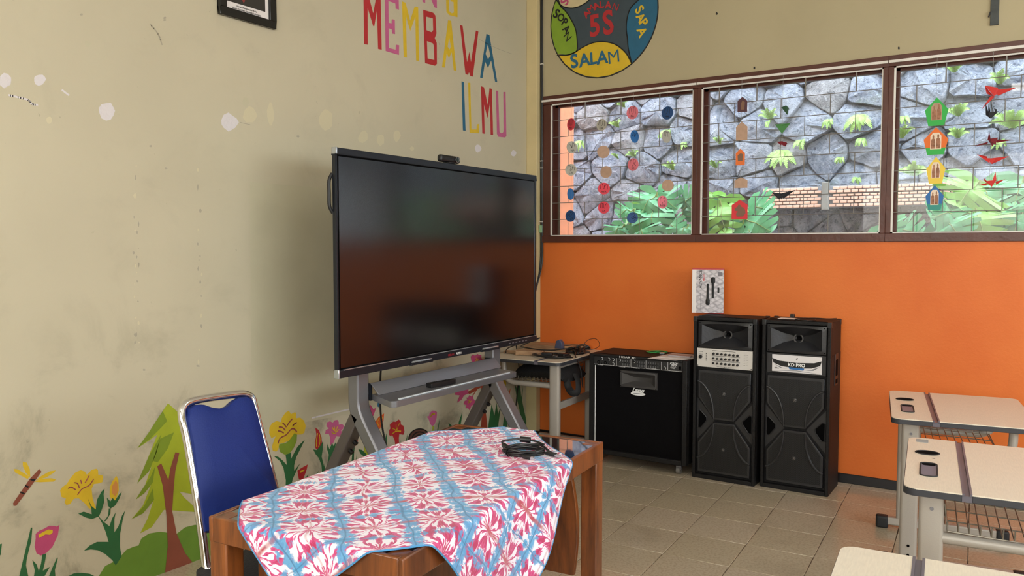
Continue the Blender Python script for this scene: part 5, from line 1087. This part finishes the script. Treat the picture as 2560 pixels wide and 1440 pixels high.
# ================================================================== STUDENT DESKS
def make_desk(label, loc, rz, group='students desks with cream tops'):
    t = thing('student_desk', label, 'desk', loc, rz, group)
    ZT = .665; X0, XJ0, XJ1, X1 = -.27, -.118, -.092, .27; Y = .352
    def slab(name, ring, za, zb, m, par=t, bev=0, **k): return obj(name, MB().prism(ring, lambda a, b: V((a, b, za)), lambda a, b: V((a, b, zb))), m, par, bevel=bev, **k)
    def part_round(x0, x1, left):
        r = .035; out = []
        for cx, cy, a0, rd_ in ((x1, Y, 0, not left), (x0, Y, PI/2, left), (x0, -Y, PI, left), (x1, -Y, 1.5*PI, not left)):
            if rd_:
                ccx = cx-r if cx == x1 else cx+r; ccy = cy-r if cy > 0 else cy+r
                for i in range(6): a = a0+PI/2*i/5; out.append((ccx+r*math.cos(a), ccy+r*math.sin(a)))
            else: out.append((cx, cy))
        return out
    for (a, b, l_, nm) in ((X0, XJ0, True, 'fixed_strip'), (XJ1, X1, False, 'writing_panel')):
        slab('edge_band', part_round(a-(.002 if l_ else 0), b+(0 if l_ else .002), l_), ZT-.024, ZT-.003, M['band'], bev=.003)
        ring = part_round(a, b, l_)
        slab(nm, ring, ZT-.004, ZT, M['desktop'])
    slab('hinge_strip', [(XJ0, -Y), (XJ1, -Y), (XJ1, Y), (XJ0, Y)], ZT-.024, ZT-.006, M['strip'])
    for x in (XJ0+.003, XJ1-.003): obj('hinge_lip', MB().box((x-.003, -Y, ZT-.008), (x+.003, Y, ZT+.0008)), M['strip'], t)
    # cup ring and pencil tray in the fixed strip
    cyy, tyy = .115, -.115; cxm = (X0+XJ0)/2-.010
    slab('cup_hole', ell(cxm-.004, cyy, .037, .030, 26), ZT-.001, ZT+.0008, M['deep'])
    obj('cup_rim', MB().tube([V((cxm-.004+.037*math.cos(a), cyy+.030*math.sin(a), ZT+.001)) for a in [2*PI*k/26 for k in range(26)]], .0022, 6, closed=True), M['rubber'], t)
    r_ = rrect(cxm-.024, tyy-.086, cxm+.024, tyy+.086, .018)
    pt = slab('pencil_tray', r_, ZT-.001, ZT+.0006, mat('grey_tray_plastic', hexc(98, 104, 120), .35))
    obj('tray_rim', MB().tube([V((a, b, ZT+.001)) for a, b in r_], .0026, 6, closed=True), M['rubber'], pt)
    slab('tray_well', rrect(cxm-.020, tyy+.052, cxm+.020, tyy+.082, .010), ZT, ZT+.0010, M['deep'], pt)
    # two end frames: post, foot with black caps, curved support
    for s in (-1, 1):
        y = .265*s; px_ = -.195
        po = obj('post', MB().prism(rrect(px_-.034, y-.020, px_+.034, y+.020, .012, 3), lambda a, b: V((a, b, .055)), lambda a, b: V((a, b, ZT-.024))), M['deskmetal'], t)
        for z in (.59, .40, .37, .11, .07):
            obj('bolt', MB().cyl((px_+.001, y-.020, z), (px_+.001, y-.0235, z), .008 if z in (.40,) else .0055, 12), M['deep'] if z < .3 else M['steel'], po)
        ft = obj('foot', MB().box((-.285, y-.020, .018), (.215, y+.020, .056)), M['deskmetal'], t, bevel=.006)
        for xa, xb in ((-.318, -.262), (.190, .246)): obj('foot_cap', MB().box((xa, y-.024, 0), (xb, y+.024, .060)), M['rubber'], ft, bevel=.010)
        P_ = [V((px_+.03, y, .500)), V((.06, y, .500)), V((.125, y, .505)), V((.160, y, .530)), V((.175, y, .575)), V((.178, y, ZT-.024))]
        obj('curved_support', MB().tube(smooth_path(P_, 5), .017, 10), M['deskmetal'], t)
    obj('cross_bar', MB().box((-.205, -.25, .345), (-.185, .25, .390)), M['deskmetal'], t, bevel=.003)
    obj('top_rail', MB().box((-.225, -.25, ZT-.050), (-.165, .25, ZT-.024)), M['deskmetal'], t, bevel=.002)
    bk = obj('book_basket', MB().tube(smooth_path([V((-.16, -.245, .60)), V((-.15, -.245, .515)), V((.14, -.245, .508)), V((.15, .245, .508)), V((-.15, .245, .515)), V((-.16, .245, .60))], 1), .003, 6), M['wire'], t)
    for k in range(11):
        x = -.150+k*.029; obj('basket_wire', MB().tube([V((x, -.250, .545)), V((x, -.235, .512)), V((x, .235, .512)), V((x, .250, .545))], .0022, 5), M['wire'], bk)
    for y in (-.12, 0, .12): obj('basket_wire', MB().tube([V((-.16, y, .60)), V((-.155, y, .510)), V((.145, y, .505))], .0026, 5), M['wire'], bk)
    for k in range(3): obj('basket_wire', MB().tube([V((-.158, -.245, .535+k*.025)), V((-.158, .245, .535+k*.025))], .0022, 5), M['wire'], bk)
    return t
rz1 = math.radians(8.5)
d1 = make_desk('cream student desk farthest away, nearest the orange wall at the right', (2.785, -.905, 0), rz1)
d2 = dup(d1, (2.975, -1.945, 0), math.radians(5.5), 'cream student desk in the middle of the row of three at the right')
obj('sticker', MB().prism(rrect(-.245, .275, -.205, .325, .008), lambda a, b: V((a, b, .665)), lambda a, b: V((a, b, .6658))), mat('grey_sticker', hexc(150, 150, 150), .6), d2, label='small grey sticker')
obj('scuff_marks', MB().prism(ell(-.19, .045, .006, .003, 8), lambda a, b: V((a, b, .665)), lambda a, b: V((a, b, .6654))), M['ink'], d2)
d3 = dup(d1, (2.975, -3.245, 0), math.radians(4.5), 'cream student desk nearest the camera at the bottom right')
d4 = dup(d1, (.345, -.345, 0), math.radians(183), 'cream student desk in the corner behind the screen, covered with cables')

# ================================================================== CORNER DESK CLUTTER
ZT = .6665
t = thing('wood_offcut', 'flat raw wooden board lying at the back of the corner desk', 'board', (.22, -.14, ZT), world=True)
obj('board', MB().box((.09, -.22, ZT), (.50, -.06, ZT+.034), Matrix.Rotation(.10, 3, 'Z')), M['woodb'], t, bevel=.003)
tag(obj('wood_block', MB().box((.20, -.52, ZT), (.38, -.42, ZT+.030), Matrix.Rotation(.35, 3, 'Z')), M['woodb'], bevel=.003), 'small wooden block under the cables on the corner desk', 'wood block')
tag(obj('wood_strip', MB().box((.10, -.50, ZT), (.24, -.46, ZT+.018), Matrix.Rotation(.1, 3, 'Z')), M['woodb'], bevel=.002), 'thin wooden strip at the left end of the corner desk', 'wood strip')
random.seed(11)
def coil(name, label, c, r, n, th, extra=None, ell_=1.0, tilt=0):
    P_ = []
    for k in range(n*14+1):
        a = 2*PI*k/14; rr = r*(1+.10*math.sin(k*.37)); P_.append(V((c[0]+rr*math.cos(a), c[1]+rr*ell_*math.sin(a), c[2]+th*1.1+th*.55*(k/14)+.003*math.sin(k*.9))))
    if extra: P_ += [V(p) for p in extra]
    return tag(obj(name, MB().tube(P_, th, 6), M['cable']), label, 'cable')
q = on(1380, 888, 2, ZT+.01)
coil('cable_coil', 'wide round black cable coil lying in the middle of the corner desk top', (q.x, q.y, ZT), .120, 4, .0048, None, .80)
def heap(label, c, rx, ry, n, h, th=.0042):
    P_ = [V((c.x+rx*random.uniform(-1, 1)*.5+rx*.5*math.cos(k*1.9), c.y+ry*.5*math.sin(k*2.3)+ry*random.uniform(-.5, .5), ZT+.006+h*random.random()*(1-abs(math.cos(k*1.9))*.6))) for k in range(n)]
    return tag(obj('cable_tangle', MB().tube(smooth_path(P_, 6), th, 6), M['cable']), label, 'cable')
q2 = on(1442, 880, 2, ZT+.01)
heap('tangled black cables at the right end of the corner desk', q2, .075, .11, 30, .050)
q3 = on(1410, 868, 2, ZT+.03)
heap('tangled black cables at the back of the corner desk, against the orange wall', V((.46, -.12, ZT)), .10, .06, 26, .055)
P_ = [V((.13, -.52, ZT+.006)), V((.11, -.46, ZT+.03)), V((.16, -.34, ZT+.06)), V((.25, -.28, ZT+.09)), V((.18, -.40, ZT+.045)), V((.25, -.47, ZT+.045)), V((.36, -.46, ZT+.036)), V((.42, -.38, ZT+.03)), V((.50, -.30, ZT+.035)), V((.57, -.36, ZT+.02)), V((.60, -.42, ZT+.006)), V((.66, -.46, .60)), V((.665, -.44, .48))]
tag(obj('loose_cable', MB().tube(smooth_path(P_, 7), .0040, 6), M['cable']), 'loose black cable trailing across and off the corner desk', 'cable')
P_ = [V((.47, -.08, ZT+.03)), V((.50, -.05, ZT+.07)), V((.56, -.05, ZT+.08)), V((.60, -.08, ZT+.04)), V((.58, -.16, ZT+.02)), V((.50, -.20, ZT+.03))]
tag(obj('thin_wire', MB().tube(smooth_path(P_, 7), .0018, 6), M['cable']), 'thin black wire looping up at the back of the corner desk', 'wire')
tag(obj('power_adapter', MB().box((q.x-.065, q.y-.03, ZT+.004), (q.x+.005, q.y+.01, ZT+.028), Matrix.Rotation(.2, 3, 'Z')), M['black'], bevel=.004), 'black power adapter inside the round coil on the corner desk', 'adapter')
tag(obj('plug_block', MB().box((q.x+.06, q.y-.035, ZT+.004), (q.x+.12, q.y+.02, ZT+.030), Matrix.Rotation(-.3, 3, 'Z')), M['black'], bevel=.004), 'black plug block at the right of the round coil on the corner desk', 'adapter')
tag(obj('cable_reel', MB().prism([(.395, .0), (.455, .0), (.452, .040), (.430, .062), (.405, .050)], lambda a, b: V((a, -.335, ZT+.034+b)), lambda a, b: V((a, -.300, ZT+.034+b))), mat('slate_blue_plastic', hexc(66, 72, 96), .4), bevel=.004), 'slate blue plastic reel piece on the corner desk cables', 'reel')
t = thing('cloth_bag', 'black cloth bag stuffed under the top of the corner desk', 'bag', (.40, -.38, .5), world=True)
mb = MB(); N_ = 12
prof = [(.22, -.60, .515, .62), (.30, -.60, .515, .635), (.42, -.60, .516, .640), (.52, -.58, .516, .640), (.60, -.50, .48, .64), (.62, -.40, .50, .62)]
vs = []; fs = []
sec = [(.215, .035, .545), (.25, .06, .575), (.33, .07, .59), (.42, .075, .60), (.50, .075, .60), (.56, .060, .585), (.595, .03, .56)]
for (x, h_, zc_) in sec:
    for j in range(10):
        a = 2*PI*j/10; vs.append((x, -.42+.17*math.cos(a)*(1+.05*math.sin(x*40)), max(.516, zc_-.02+h_*math.sin(a)*.9)))
for i in range(len(sec)-1):
    for j in range(10): fs.append((i*10+j, i*10+(j+1) % 10, (i+1)*10+(j+1) % 10, (i+1)*10+j))
fs += [tuple(range(9, -1, -1)), tuple((len(sec)-1)*10+j for j in range(10))]
bag_m = mat('black_nylon', hexc(14, 14, 17), .75, bump=.4, bscale=60)
obj('bag_body', mb.add(vs, fs, True), bag_m, t)
obj('bag_strap', MB().tube(smooth_path([V((.58, -.50, .54)), V((.600, -.52, .50)), V((.605, -.50, .465)), V((.620, -.48, .445)), V((.640, -.46, .455)), V((.632, -.44, .51)), V((.60, -.42, .56))], 6), .014, 8, flat=(1.6, .7)), bag_m, t)

# ================================================================== INTERACTIVE DISPLAY ON ITS STAND
ty0, ty1, tz0, tz1, tx = -2.420, -.745, .798, 1.808, .500
t = thing('interactive_display', 'large black interactive display on a grey wheeled stand in front of the cream wall', 'display', (.42, (ty0+ty1)/2, 0), world=True)
obj('back_cover', MB().box((tx-.070, ty0+.12, tz0+.08), (tx-.015, ty1-.12, tz1-.08)), M['bezel'], t, bevel=.01)
sb = .014
mb = MB()
mb.box((tx-.020, ty0, tz1-.030), (tx+.004, ty1, tz1)); mb.box((tx-.020, ty0, tz0), (tx+.008, ty1, .834)); mb.box((tx-.020, ty0, .834), (tx+.004, ty0+sb-.004, tz1-.030)); mb.box((tx-.020, ty1-.022, .834), (tx+.004, ty1, tz1-.030))
fr = obj('bezel', mb, M['bezel'], t, bevel=.003)
obj('inner_border', MB().box((tx-.018, ty0+sb-.005, .833), (tx-.0012, ty1-.021, tz1-.029)), M['deep'], t)
obj('screen', MB().box((tx-.015, ty0+sb+.006, .842), (tx+.0004, ty1-.028, tz1-.038)), M['screen'], t)
for z in (tz0-.001, tz1-.029): obj('corner_cap', MB().box((tx-.021, ty0-.0015, z), (tx+.0095, ty0+.006, z+(.030 if z > 1 else .040))), M['silver'], fr, bevel=.002)
obj('highlight_lip', MB().box((tx+.002, ty0+.03, .832), (tx+.0095, ty1-.01, .8355)), M['silver'], fr)
text('brand_word', 'MERAH', mat('dim_red_ink', hexc(132, 26, 40), .5), fr, (tx+.0088, -1.612, .812), (0,1,0), (0,0,1), .016, .0002, bold=.0005); text('brand_word', 'PUTIH', M['inkw'], fr, (tx+.0088, -1.545, .8125), (0,1,0), (0,0,1), .016, .0002, bold=.0005)
for k in range(6): obj('port', MB().box((tx+.0078, -1.06+k*.036, .812), (tx+.0090, -1.042+k*.036, .818)), M['steel'], fr)
for y in (-1.86, -1.26): obj('pen_rest', MB().box((tx+.006, y-.085, .797), (tx+.020, y+.085, .806)), M['bezel'], fr, bevel=.001)
mb = MB().tube(smooth_path([V((.478, ty0+.004, 1.695)), V((.474, ty0-.011, 1.665)), V((.474, ty0-.012, 1.61)), V((.474, ty0-.011, 1.555)), V((.478, ty0+.004, 1.525))], 5), .008, 8)
obj('carry_handle', mb, M['black'], t)
for y in (-1.86, -1.26):
    tag(obj('stylus_pen', MB().tube([V((tx+.0145, y-.078, .8125)), V((tx+.0145, y-.070, .8125)), V((tx+.0145, y+.070, .8125)), V((tx+.0145, y+.080, .8125))], [.002, .0052, .0052, .003], 8), M['silver']), 'silver stylus pen resting under the screen, %s of the two' % ('left' if y < -1.5 else 'right'), 'pen')
# stand
ys = ((-2.205, -.076), (-1.098, -.083))
for (yc, _) in ys:
    w2 = .038
    def leg(pts, th=.065):
        mb = MB(); P_ = [V(p) for p in pts]; n = len(P_); vs = []
        for i, p in enumerate(P_):
            d = (P_[min(i+1, n-1)]-P_[max(i-1, 0)]).normalized(); s_ = d.cross(V((0,1,0))).normalized()
            for a, b in ((-1,-1),(1,-1),(1,1),(-1,1)): vs.append(p+V((0,1,0))*a*w2+s_*b*th/2)
        fs = [(i*4+j, i*4+(j+1) % 4, (i+1)*4+(j+1) % 4, (i+1)*4+j) for i in range(n-1) for j in range(4)]+[(3,2,1,0), tuple((n-1)*4+j for j in range(4))]
        return mb.add(vs, fs)
    obj('post', leg(smooth_path([(.418, yc, .90), (.418, yc, .72), (.420, yc, .64), (.445, yc, .575), (.52, yc, .46), (.66, yc, .245), (.76, yc, .09)], 5)), M['steel'], t, bevel=.008)
    rl = obj('rear_leg', leg([(.425, yc, .595), (.36, yc, .485), (.20, yc, .21), (.13, yc, .09)], .055), mat('dark_powder_steel', hexc(104, 98, 96), .4, metal=.4), t, bevel=.006)
    for k in (0, 1):
        c_ = V((.352-.028*k, yc, .470-.047*k)); obj('knob', MB().cyl(c_+V((.020, .012, -.012)), c_+V((.038, .012, -.024)), .011, 12), M['black'], rl)
    obj('base_bar', MB().box((.085, yc-.032, .075), (.80, yc+.032, .115)), M['steel'], t, bevel=.006)
    for x in (.12, .76):
        cw_ = obj('caster_wheel', MB().cyl((x, yc-.014, .038), (x, yc+.014, .038), .037, 18), M['rubber'], t); obj('caster_fork', MB().box((x-.014, yc-.02, .045), (x+.014, yc+.02, .078)), M['steel'], cw_)
obj('rear_beam', MB().box((.14, -2.17, .12), (.17, -1.13, .18)), M['steel'], t, bevel=.004)
obj('mount_plate', MB().box((.395, -2.15, .99), (.414, -1.15, 1.05)).box((.395, -2.15, 1.45), (.414, -1.15, 1.51)).box((.385, -2.24, .85), (.4145, -2.17, 1.6)).box((.385, -1.135, .85), (.4145, -1.06, 1.6)), M['steel'], t)
# tray: sloping back plate and a shelf with a rounded front lip
mb = MB(); ya, yb = -2.155, -1.150
mb.add([V((.462, ya-.012, .738)), V((.462, yb+.012, .738)), V((.506, yb+.015, .686)), V((.506, ya-.004, .686)), V((.455, ya-.012, .738)), V((.455, yb+.012, .738)), V((.499, yb+.015, .682)), V((.499, ya-.004, .682))], [(0,1,2,3),(7,6,5,4),(0,4,5,1),(1,5,6,2),(2,6,7,3),(3,7,4,0)])
tray = obj('tray_back', mb, M['steel'], t, bevel=.001)
ring = [(.455, -2.155), (.505, -2.180)]+[(.640+.028*math.cos(a), -2.212+.028*math.sin(a)) for a in [-PI/2+PI/2*k/5 for k in range(6)]]+[(.668+.0, -1.24)]+[(.636+.030*math.cos(a), -1.235+.030*math.sin(a)) for a in [PI/2*k/5 for k in range(6)]]+[(.52, -1.180), (.455, -1.150)]
tr_ = obj('tray', MB().prism(ring, lambda a, b: V((a, b, .656)), lambda a, b: V((a, b, .684))), M['steel'], t, bevel=.005, seg=3)
obj('tray_lip', MB().bar((.652, -2.190, .687), (.652, -1.275, .687), .013, .006), mat('bright_lip', hexc(214, 224, 232), .3, metal=.2), t, bevel=.002, label='bright metal lip along the tray')  # pale colour stands in for the window's glint on the lip
obj('tray_bracket', MB().box((.40, -2.167, .655), (.458, -2.155, .735)), M['bezel'], t); obj('tray_bracket', MB().box((.40, -1.150, .655), (.458, -1.138, .735)), M['bezel'], t)
obj('power_cord', MB().tube(smooth_path([V((.30, -1.86, .95)), V((.20, -1.80, .80)), V((.13, -1.742, .62)), V((.10, -1.700, .42)), V((.12, -1.66, .22)), V((.16, -1.6, .012)), V((.06, -1.0, .010))], 7), .0055, 7), M['cable'], t)
p1 = on(1302, 900, 0, .05); p2 = on(1288, 1085, 0, .05)
tag(obj('hanging_cable', MB().tube(smooth_path([V((.06, -.42, 1.05)), V((.03, p1.y, p1.z)), V((.04, (p1.y+p2.y)/2, (p1.z+p2.z)/2)), V((.03, p2.y, p2.z)), V((.06, p2.y-.02, .01))], 6), .0045, 6), M['cable']), 'thin black cable hanging down the wall behind the corner desk', 'cable')
# webcam on top of the display
t = thing('webcam', 'small black webcam clipped on the top edge of the display', 'camera', (.49, -1.585, tz1), world=True)
obj('body', MB().box((.468, -1.675, tz1+.0045), (.500, -1.510, tz1+.042)), M['black'], t, bevel=.012, seg=4)
ln_ = obj('lens', MB().cyl((.499, -1.545, tz1+.0235), (.506, -1.545, tz1+.0235), .014, 18), mat('lens_glass', hexc(12, 14, 22), .08), t); obj('lens_ring', MB().tube([V((.505, -1.545+.014*math.cos(a), tz1+.0235+.014*math.sin(a))) for a in [2*PI*k/18 for k in range(18)]], .002, 6, closed=True), M['steel'], ln_)
obj('clip_foot', MB().box((.468, -1.620, tz1), (.508, -1.560, tz1+.006)), M['black'], t)
# remote on the tray
t = thing('remote_control', 'black remote control lying on the grey tray of the display stand', 'remote', (.585, -1.79, .684), math.radians(90-7))
rmo = obj('body', MB().prism([(-.090, -.018), (-.02, -.022), (.03, -.020), (.085, -.016), (.090, .012), (.03, .021), (-.02, .022), (-.088, .020)], lambda a, b: V((a, b, .0005)), lambda a, b: V((a, b, .022))), M['black'], t, bevel=.006, seg=3)
for i in range(6):
    for j in (-1, 0, 1): obj('button', MB().box((-.07+i*.022, j*.010-.003, .0215), (-.062+i*.022, j*.010+.003, .0235)), M['bezel'], rmo)

# ================================================================== TEACHER'S TABLE
A0 = V((1.448, -3.773, 0)); ux = V((-.08940562, .9959953, 0)); vx = V((.9959953, .08940562, 0))
TL, TW, TH = 1.096, .554, .752
rzt = math.atan2(ux.y, ux.x)-PI/2     # local y runs along the table
t = thing('teacher_table', 'brown varnished wooden table with dark glass top under the tie-dyed cloth', 'table', tuple(A0+ux*TL/2+vx*TW/2), rzt)
def LB(v0, u0, z0, v1, u1, z1): return MB().box((v0-TW/2, u0-TL/2, z0), (v1-TW/2, u1-TL/2, z1))
rw_ = .013
for nm, (v0, u0, v1, u1) in (('rim_rail', (0, 0, rw_, TL)), ('rim_rail', (TW-rw_, 0, TW, TL)), ('rim_rail', (rw_, 0, TW-rw_, rw_)), ('rim_rail', (rw_, TL-rw_, TW-rw_, TL))):
    obj(nm, LB(v0, u0, .692, v1, u1, TH), M['wood'], t, bevel=.003)
obj('glass_top', LB(rw_, rw_, .735, TW-rw_, TL-rw_, .749), M['topglass'], t)
pw_ = .056
for v0 in (0, TW-pw_):
    for u0 in (0, TL-pw_): obj('leg', LB(v0+.001, u0+.001, 0, v0+pw_-.001, u0+pw_-.001, TH-.002), M['wood'], t, bevel=.004)
obj('modesty_panel', LB(.370, .080, .327, .387, TL-.080, .692), M['wood'], t, bevel=.002)
for u0 in (.062, TL-.080):
    ring = [(.092, .327), (.485, .327)]+[(.485+.017*math.sin(PI*k/10)-.020*(k/10)**2, .327+.365*k/10) for k in range(1, 11)]+[(.092, .692)]
    obj('end_panel', MB().prism([(a-TW/2, b) for a, b in ring], lambda a, b: V((a, u0-TL/2, b)), lambda a, b: V((a, u0+.018-TL/2, b))), M['wood'], t, bevel=.002)
obj('lower_stretcher', LB(.02, .06, .10, .04, TL-.06, .14), M['wood'], t, bevel=.002)

# tie-dyed cloth: rectangle laid diagonally, corners folding down over the edges
T_ = V((-.185, .268)); e1 = V((.673, .740)).normalized(); e2 = V((.740, -.673)).normalized(); L1, L2 = .891, 1.011
NX, NY = 110, 124; vs = []; uvs = []
def drape(p):
    u, v = p.x, p.y; z = TH+.0015; r = .010
    def fold(d):   # distance past an edge -> (outward shift, drop)
        if d <= -.0: return 0.0, 0.0
        a = min(d/r, PI/2)
        return r*math.sin(a), r*(1-math.cos(a))+max(0, d-r*PI/2)
    ou = ov = dz = 0
    un, vn = u, v
    if u < -.001: o_, q = fold(-.001-u); un = -.001-o_; dz += q
    elif u > TL+.012: o_, q = fold(u-TL-.012); un = TL+.012+o_; dz += q
    if v < -.001: o_, q = fold(-.001-v); vn = -.001-o_; dz += q
    elif v > TW+.001: o_, q = fold(v-TW-.001); vn = TW+.001+o_; dz += q
    # soft folds in the hanging parts, a hump over the far rim
    if v > TW: vn += (.018*math.sin(u*11+.6)+.010*math.sin(u*23))*min(1, (v-TW)/.25)+.010*min(1, (v-TW)/.1)
    if v < 0: vn -= .010*min(1, -v/.1)
    if u < 0: un -= (.012*math.sin(v*17)+.010)*min(1, -u/.15)
    hump = .003*math.exp(-((u-1.10)**2+(v-.175)**2*1.2)/.011)
    wr = .0010*(math.sin(u*21+v*9)+math.sin(u*8-v*26+1.3))*(1 if dz < .02 else 0)
    return A0 + ux*un + vx*vn + V((0, 0, z-dz+hump+max(0, wr+.0012)))
for i in range(NX+1):
    for j in range(NY+1):
        a, b = i/NX*L1, j/NY*L2
        # slightly wavy hem
        p = T_ + e1*a + e2*b + (e1*.006*math.sin(b*14)+e2*.005*math.sin(a*17))
        vs.append(drape(p)); uvs.append((a, b))
fs = [(i*(NY+1)+j, (i+1)*(NY+1)+j, (i+1)*(NY+1)+j+1, i*(NY+1)+j+1) for i in range(NX) for j in range(NY)]
me = bpy.data.meshes.new('tablecloth'); me.from_pydata([tuple(v) for v in vs], [], fs); uvl = me.uv_layers.new(name='UVMap')
for lp_ in me.loops: uvl.data[lp_.index].uv = uvs[lp_.vertex_index]
for p in me.polygons: p.use_smooth = True
me.materials.append(cloth_mat()); cl = bpy.data.objects.new('tablecloth', me); COL.objects.link(cl)
md = cl.modifiers.new('thickness', 'SOLIDIFY'); md.thickness = .0012; md.offset = 1
tag(cl, 'pink, blue and white tie-dyed cloth spread diagonally over the table', 'tablecloth')
ed = [vs[i*(NY+1)] for i in range(NX+1)]+[vs[NX*(NY+1)+j] for j in range(1, NY+1)]+[vs[i*(NY+1)+NY] for i in range(NX-1, -1, -1)]+[vs[j] for j in range(NY-1, 0, -1)]
obj('hem', MB().tube(ed, .0022, 6, closed=True), mat('blue_hem_thread', hexc(72, 140, 190), .7), cl, label='bright blue stitched hem')

# coiled usb cable on the cloth
cc_ = V((1.777, -2.912, TH+.0035)); axd = V((.838, .545, 0)).normalized() # long axis roughly along the view's horizontal
ayd = V((-axd.y, axd.x, 0))
t = thing('usb_cable', 'coiled black cable with silver plug ends lying on the tie-dyed cloth', 'cable', cc_, world=True)
P_ = []
for k in range(5*20+1):
    a = 2*PI*k/20; rr = .060+.005*math.sin(k*.31)+.003*math.sin(k*1.1); P_.append(cc_+axd*rr*math.cos(a)+ayd*rr*.80*math.sin(a)+V((0, 0, .003+.0042*(k/20)*(.8+.2*math.sin(k*.7)))))
P_ += [cc_+axd*.075+ayd*(-.012)+V((0,0,.010)), cc_+axd*.090+ayd*(-.030)+V((0,0,.006))]
obj('coil', MB().tube(P_, .0036, 7), M['cable'], t)
P_ = smooth_path([cc_-axd*.058+ayd*.01+V((0,0,.024)), cc_-axd*.066+ayd*.035+V((0,0,.030)), cc_-axd*.02+ayd*.062+V((0,0,.030)), cc_+axd*.03+ayd*.052+V((0,0,.027)), cc_+axd*.06+ayd*.02+V((0,0,.024))], 6)
obj('top_loop', MB().tube(P_, .0030, 7), M['cable'], t)
obj('ferrite_core', MB().cyl(cc_-axd*.012+ayd*.063+V((0,0,.030)), cc_+axd*.020+ayd*.056+V((0,0,.029)), .0088, 14), M['black'], t)
obj('ferrite_core', MB().cyl(cc_-axd*.062+ayd*.018+V((0,0,.022)), cc_-axd*.048-ayd*.012+V((0,0,.020)), .0080, 14), M['black'], t)
b0 = cc_+axd*.066-ayd*.022; b1 = cc_+axd*.092-ayd*.044
pl = obj('plug', MB().bar(b0+V((0,0,.010)), b1+V((0,0,.008)), .017, .009), M['black'], t, bevel=.002); obj('plug_tip', MB().bar(b1+V((0,0,.008)), b1+(b1-b0)*.45+V((0,0,.0075)), .012, .005), M['silver'], pl)
b0 = cc_-axd*.004-ayd*.060; b1 = cc_+axd*.018-ayd*.070
pl = obj('plug', MB().bar(b0+V((0,0,.009)), b1+V((0,0,.007)), .015, .010), M['black'], t, bevel=.002); obj('plug_tip', MB().bar(b1+V((0,0,.007)), b1+(b1-b0)*.45+V((0,0,.006)), .011, .007), M['silver'], pl)
obj('cable_tie', MB().tube([cc_+axd*(.060*math.cos(3.9))+ayd*(.048*math.sin(3.9))+V((0, 0, .012))+axd*.010*math.cos(a)+V((0, 0, .013*math.sin(a))) for a in [2*PI*k/12 for k in range(12)]], .0014, 5, closed=True), M['deep'], t)

# ================================================================== BLUE CHAIR
bp0 = V((1.055, -3.5, .45)); bn = V((1, 0, .285)).normalized()
def BK(px, py): return onpl(px, py, bp0, bn)
t = thing('folding_chair', 'blue padded chair with chrome tube frame behind the table', 'chair', (1.10, -3.33, 0), world=True)
near = [BK(517, 1418), BK(505, 1330), BK(490, 1230), BK(470, 1110), BK(456, 1045)]
top = [BK(458, 1018), BK(478, 1004), BK(520, 995), BK(580, 987), BK(608, 985), BK(628, 994)]
far = [BK(636, 1018), BK(650, 1075), BK(670, 1150), BK(692, 1235)]
last = far[-1]; f2 = last+(last-far[-2])*1.0; f2 = V((bp0.x-(.50-.45)*.285+.0, last.y+.035, .50)); f3 = V((1.062, f2.y+.012, .440))
frame_p = smooth_path([V((1.14, near[0].y-.004, .430)), V((1.085, near[0].y-.002, .433))]+near+top+far+[f2, f3, V((1.13, f3.y, .432))], 6)
fo = obj('back_frame', MB().tube(frame_p, .0125, 12), M['chrome'], t, label='chrome tube frame')
# pad: outline inside the frame with a dip in its top edge
out2 = [BK(503, 1335), BK(490, 1235), BK(474, 1110), BK(462, 1050), BK(466, 1022), BK(480, 1013), BK(500, 1012), BK(520, 1019), BK(545, 1022), BK(562, 1016), BK(576, 1003), BK(592, 994), BK(612, 993), BK(626, 1003), BK(635, 1030), BK(649, 1085), BK(668, 1155), BK(688, 1232)]
out2 += [V((1.055-(.505-.45)*.285, f2.y-.022, .53)), V((1.055-(.520-.45)*.285, f2.y-.045, .518)), V((out2[0].x+.003, out2[0].y+.03, out2[0].z-.004))]
o3 = []
for p in out2: o3.append(p)
cen = sum(o3, V())/len(o3); mb = MB(); nn = len(o3); vs = []
for (s_, d) in ((.97, -.010), (.995, -.004), (1.0, .006), (.975, .018), (.90, .024), (.60, .027)):
    for p in o3: q = cen+(p-cen)*s_; vs.append(q+bn*d)
vs2 = [cen+bn*.028, cen-bn*.010]
fs = [(k*nn+i, k*nn+(i+1) % nn, (k+1)*nn+(i+1) % nn, (k+1)*nn+i) for k in range(5) for i in range(nn)]
vs += vs2; fs += [(5*nn+i, 5*nn+(i+1) % nn, 6*nn) for i in range(nn)]+[((i+1) % nn, i, 6*nn+1) for i in range(nn)]
obj('backrest', mb.add(vs, fs, True), M['bluevinyl'], t)
y0c, y1c = near[0].y-.045, f3.y+.045
ring = rrect(1.035, y0c, 1.44, y1c, .05)
st_ = obj('seat', MB().prism(ring, lambda a, b: V((a, b, .398)), lambda a, b: V((a, b, .448))), M['navy'], t, bevel=.018, seg=3)
for yy in (near[0].y, f3.y):
    obj('leg', MB().tube([V((1.12, yy, .425)), V((1.32, yy, .200)), V((1.42, yy, .010))], .0115, 10), M['chrome'], t); obj('leg', MB().tube([V((1.38, yy+(.02 if yy < -3.3 else -.02), .40)), V((1.12, yy+(.02 if yy < -3.3 else -.02), .15)), V((1.02, yy+(.02 if yy < -3.3 else -.02), .010))], .0115, 10), M['chrome'], t)
obj('crossbar', MB().tube([V((1.07, near[0].y+.02, .09)), V((1.07, f3.y-.02, .09))], .010, 8), M['chrome'], t)
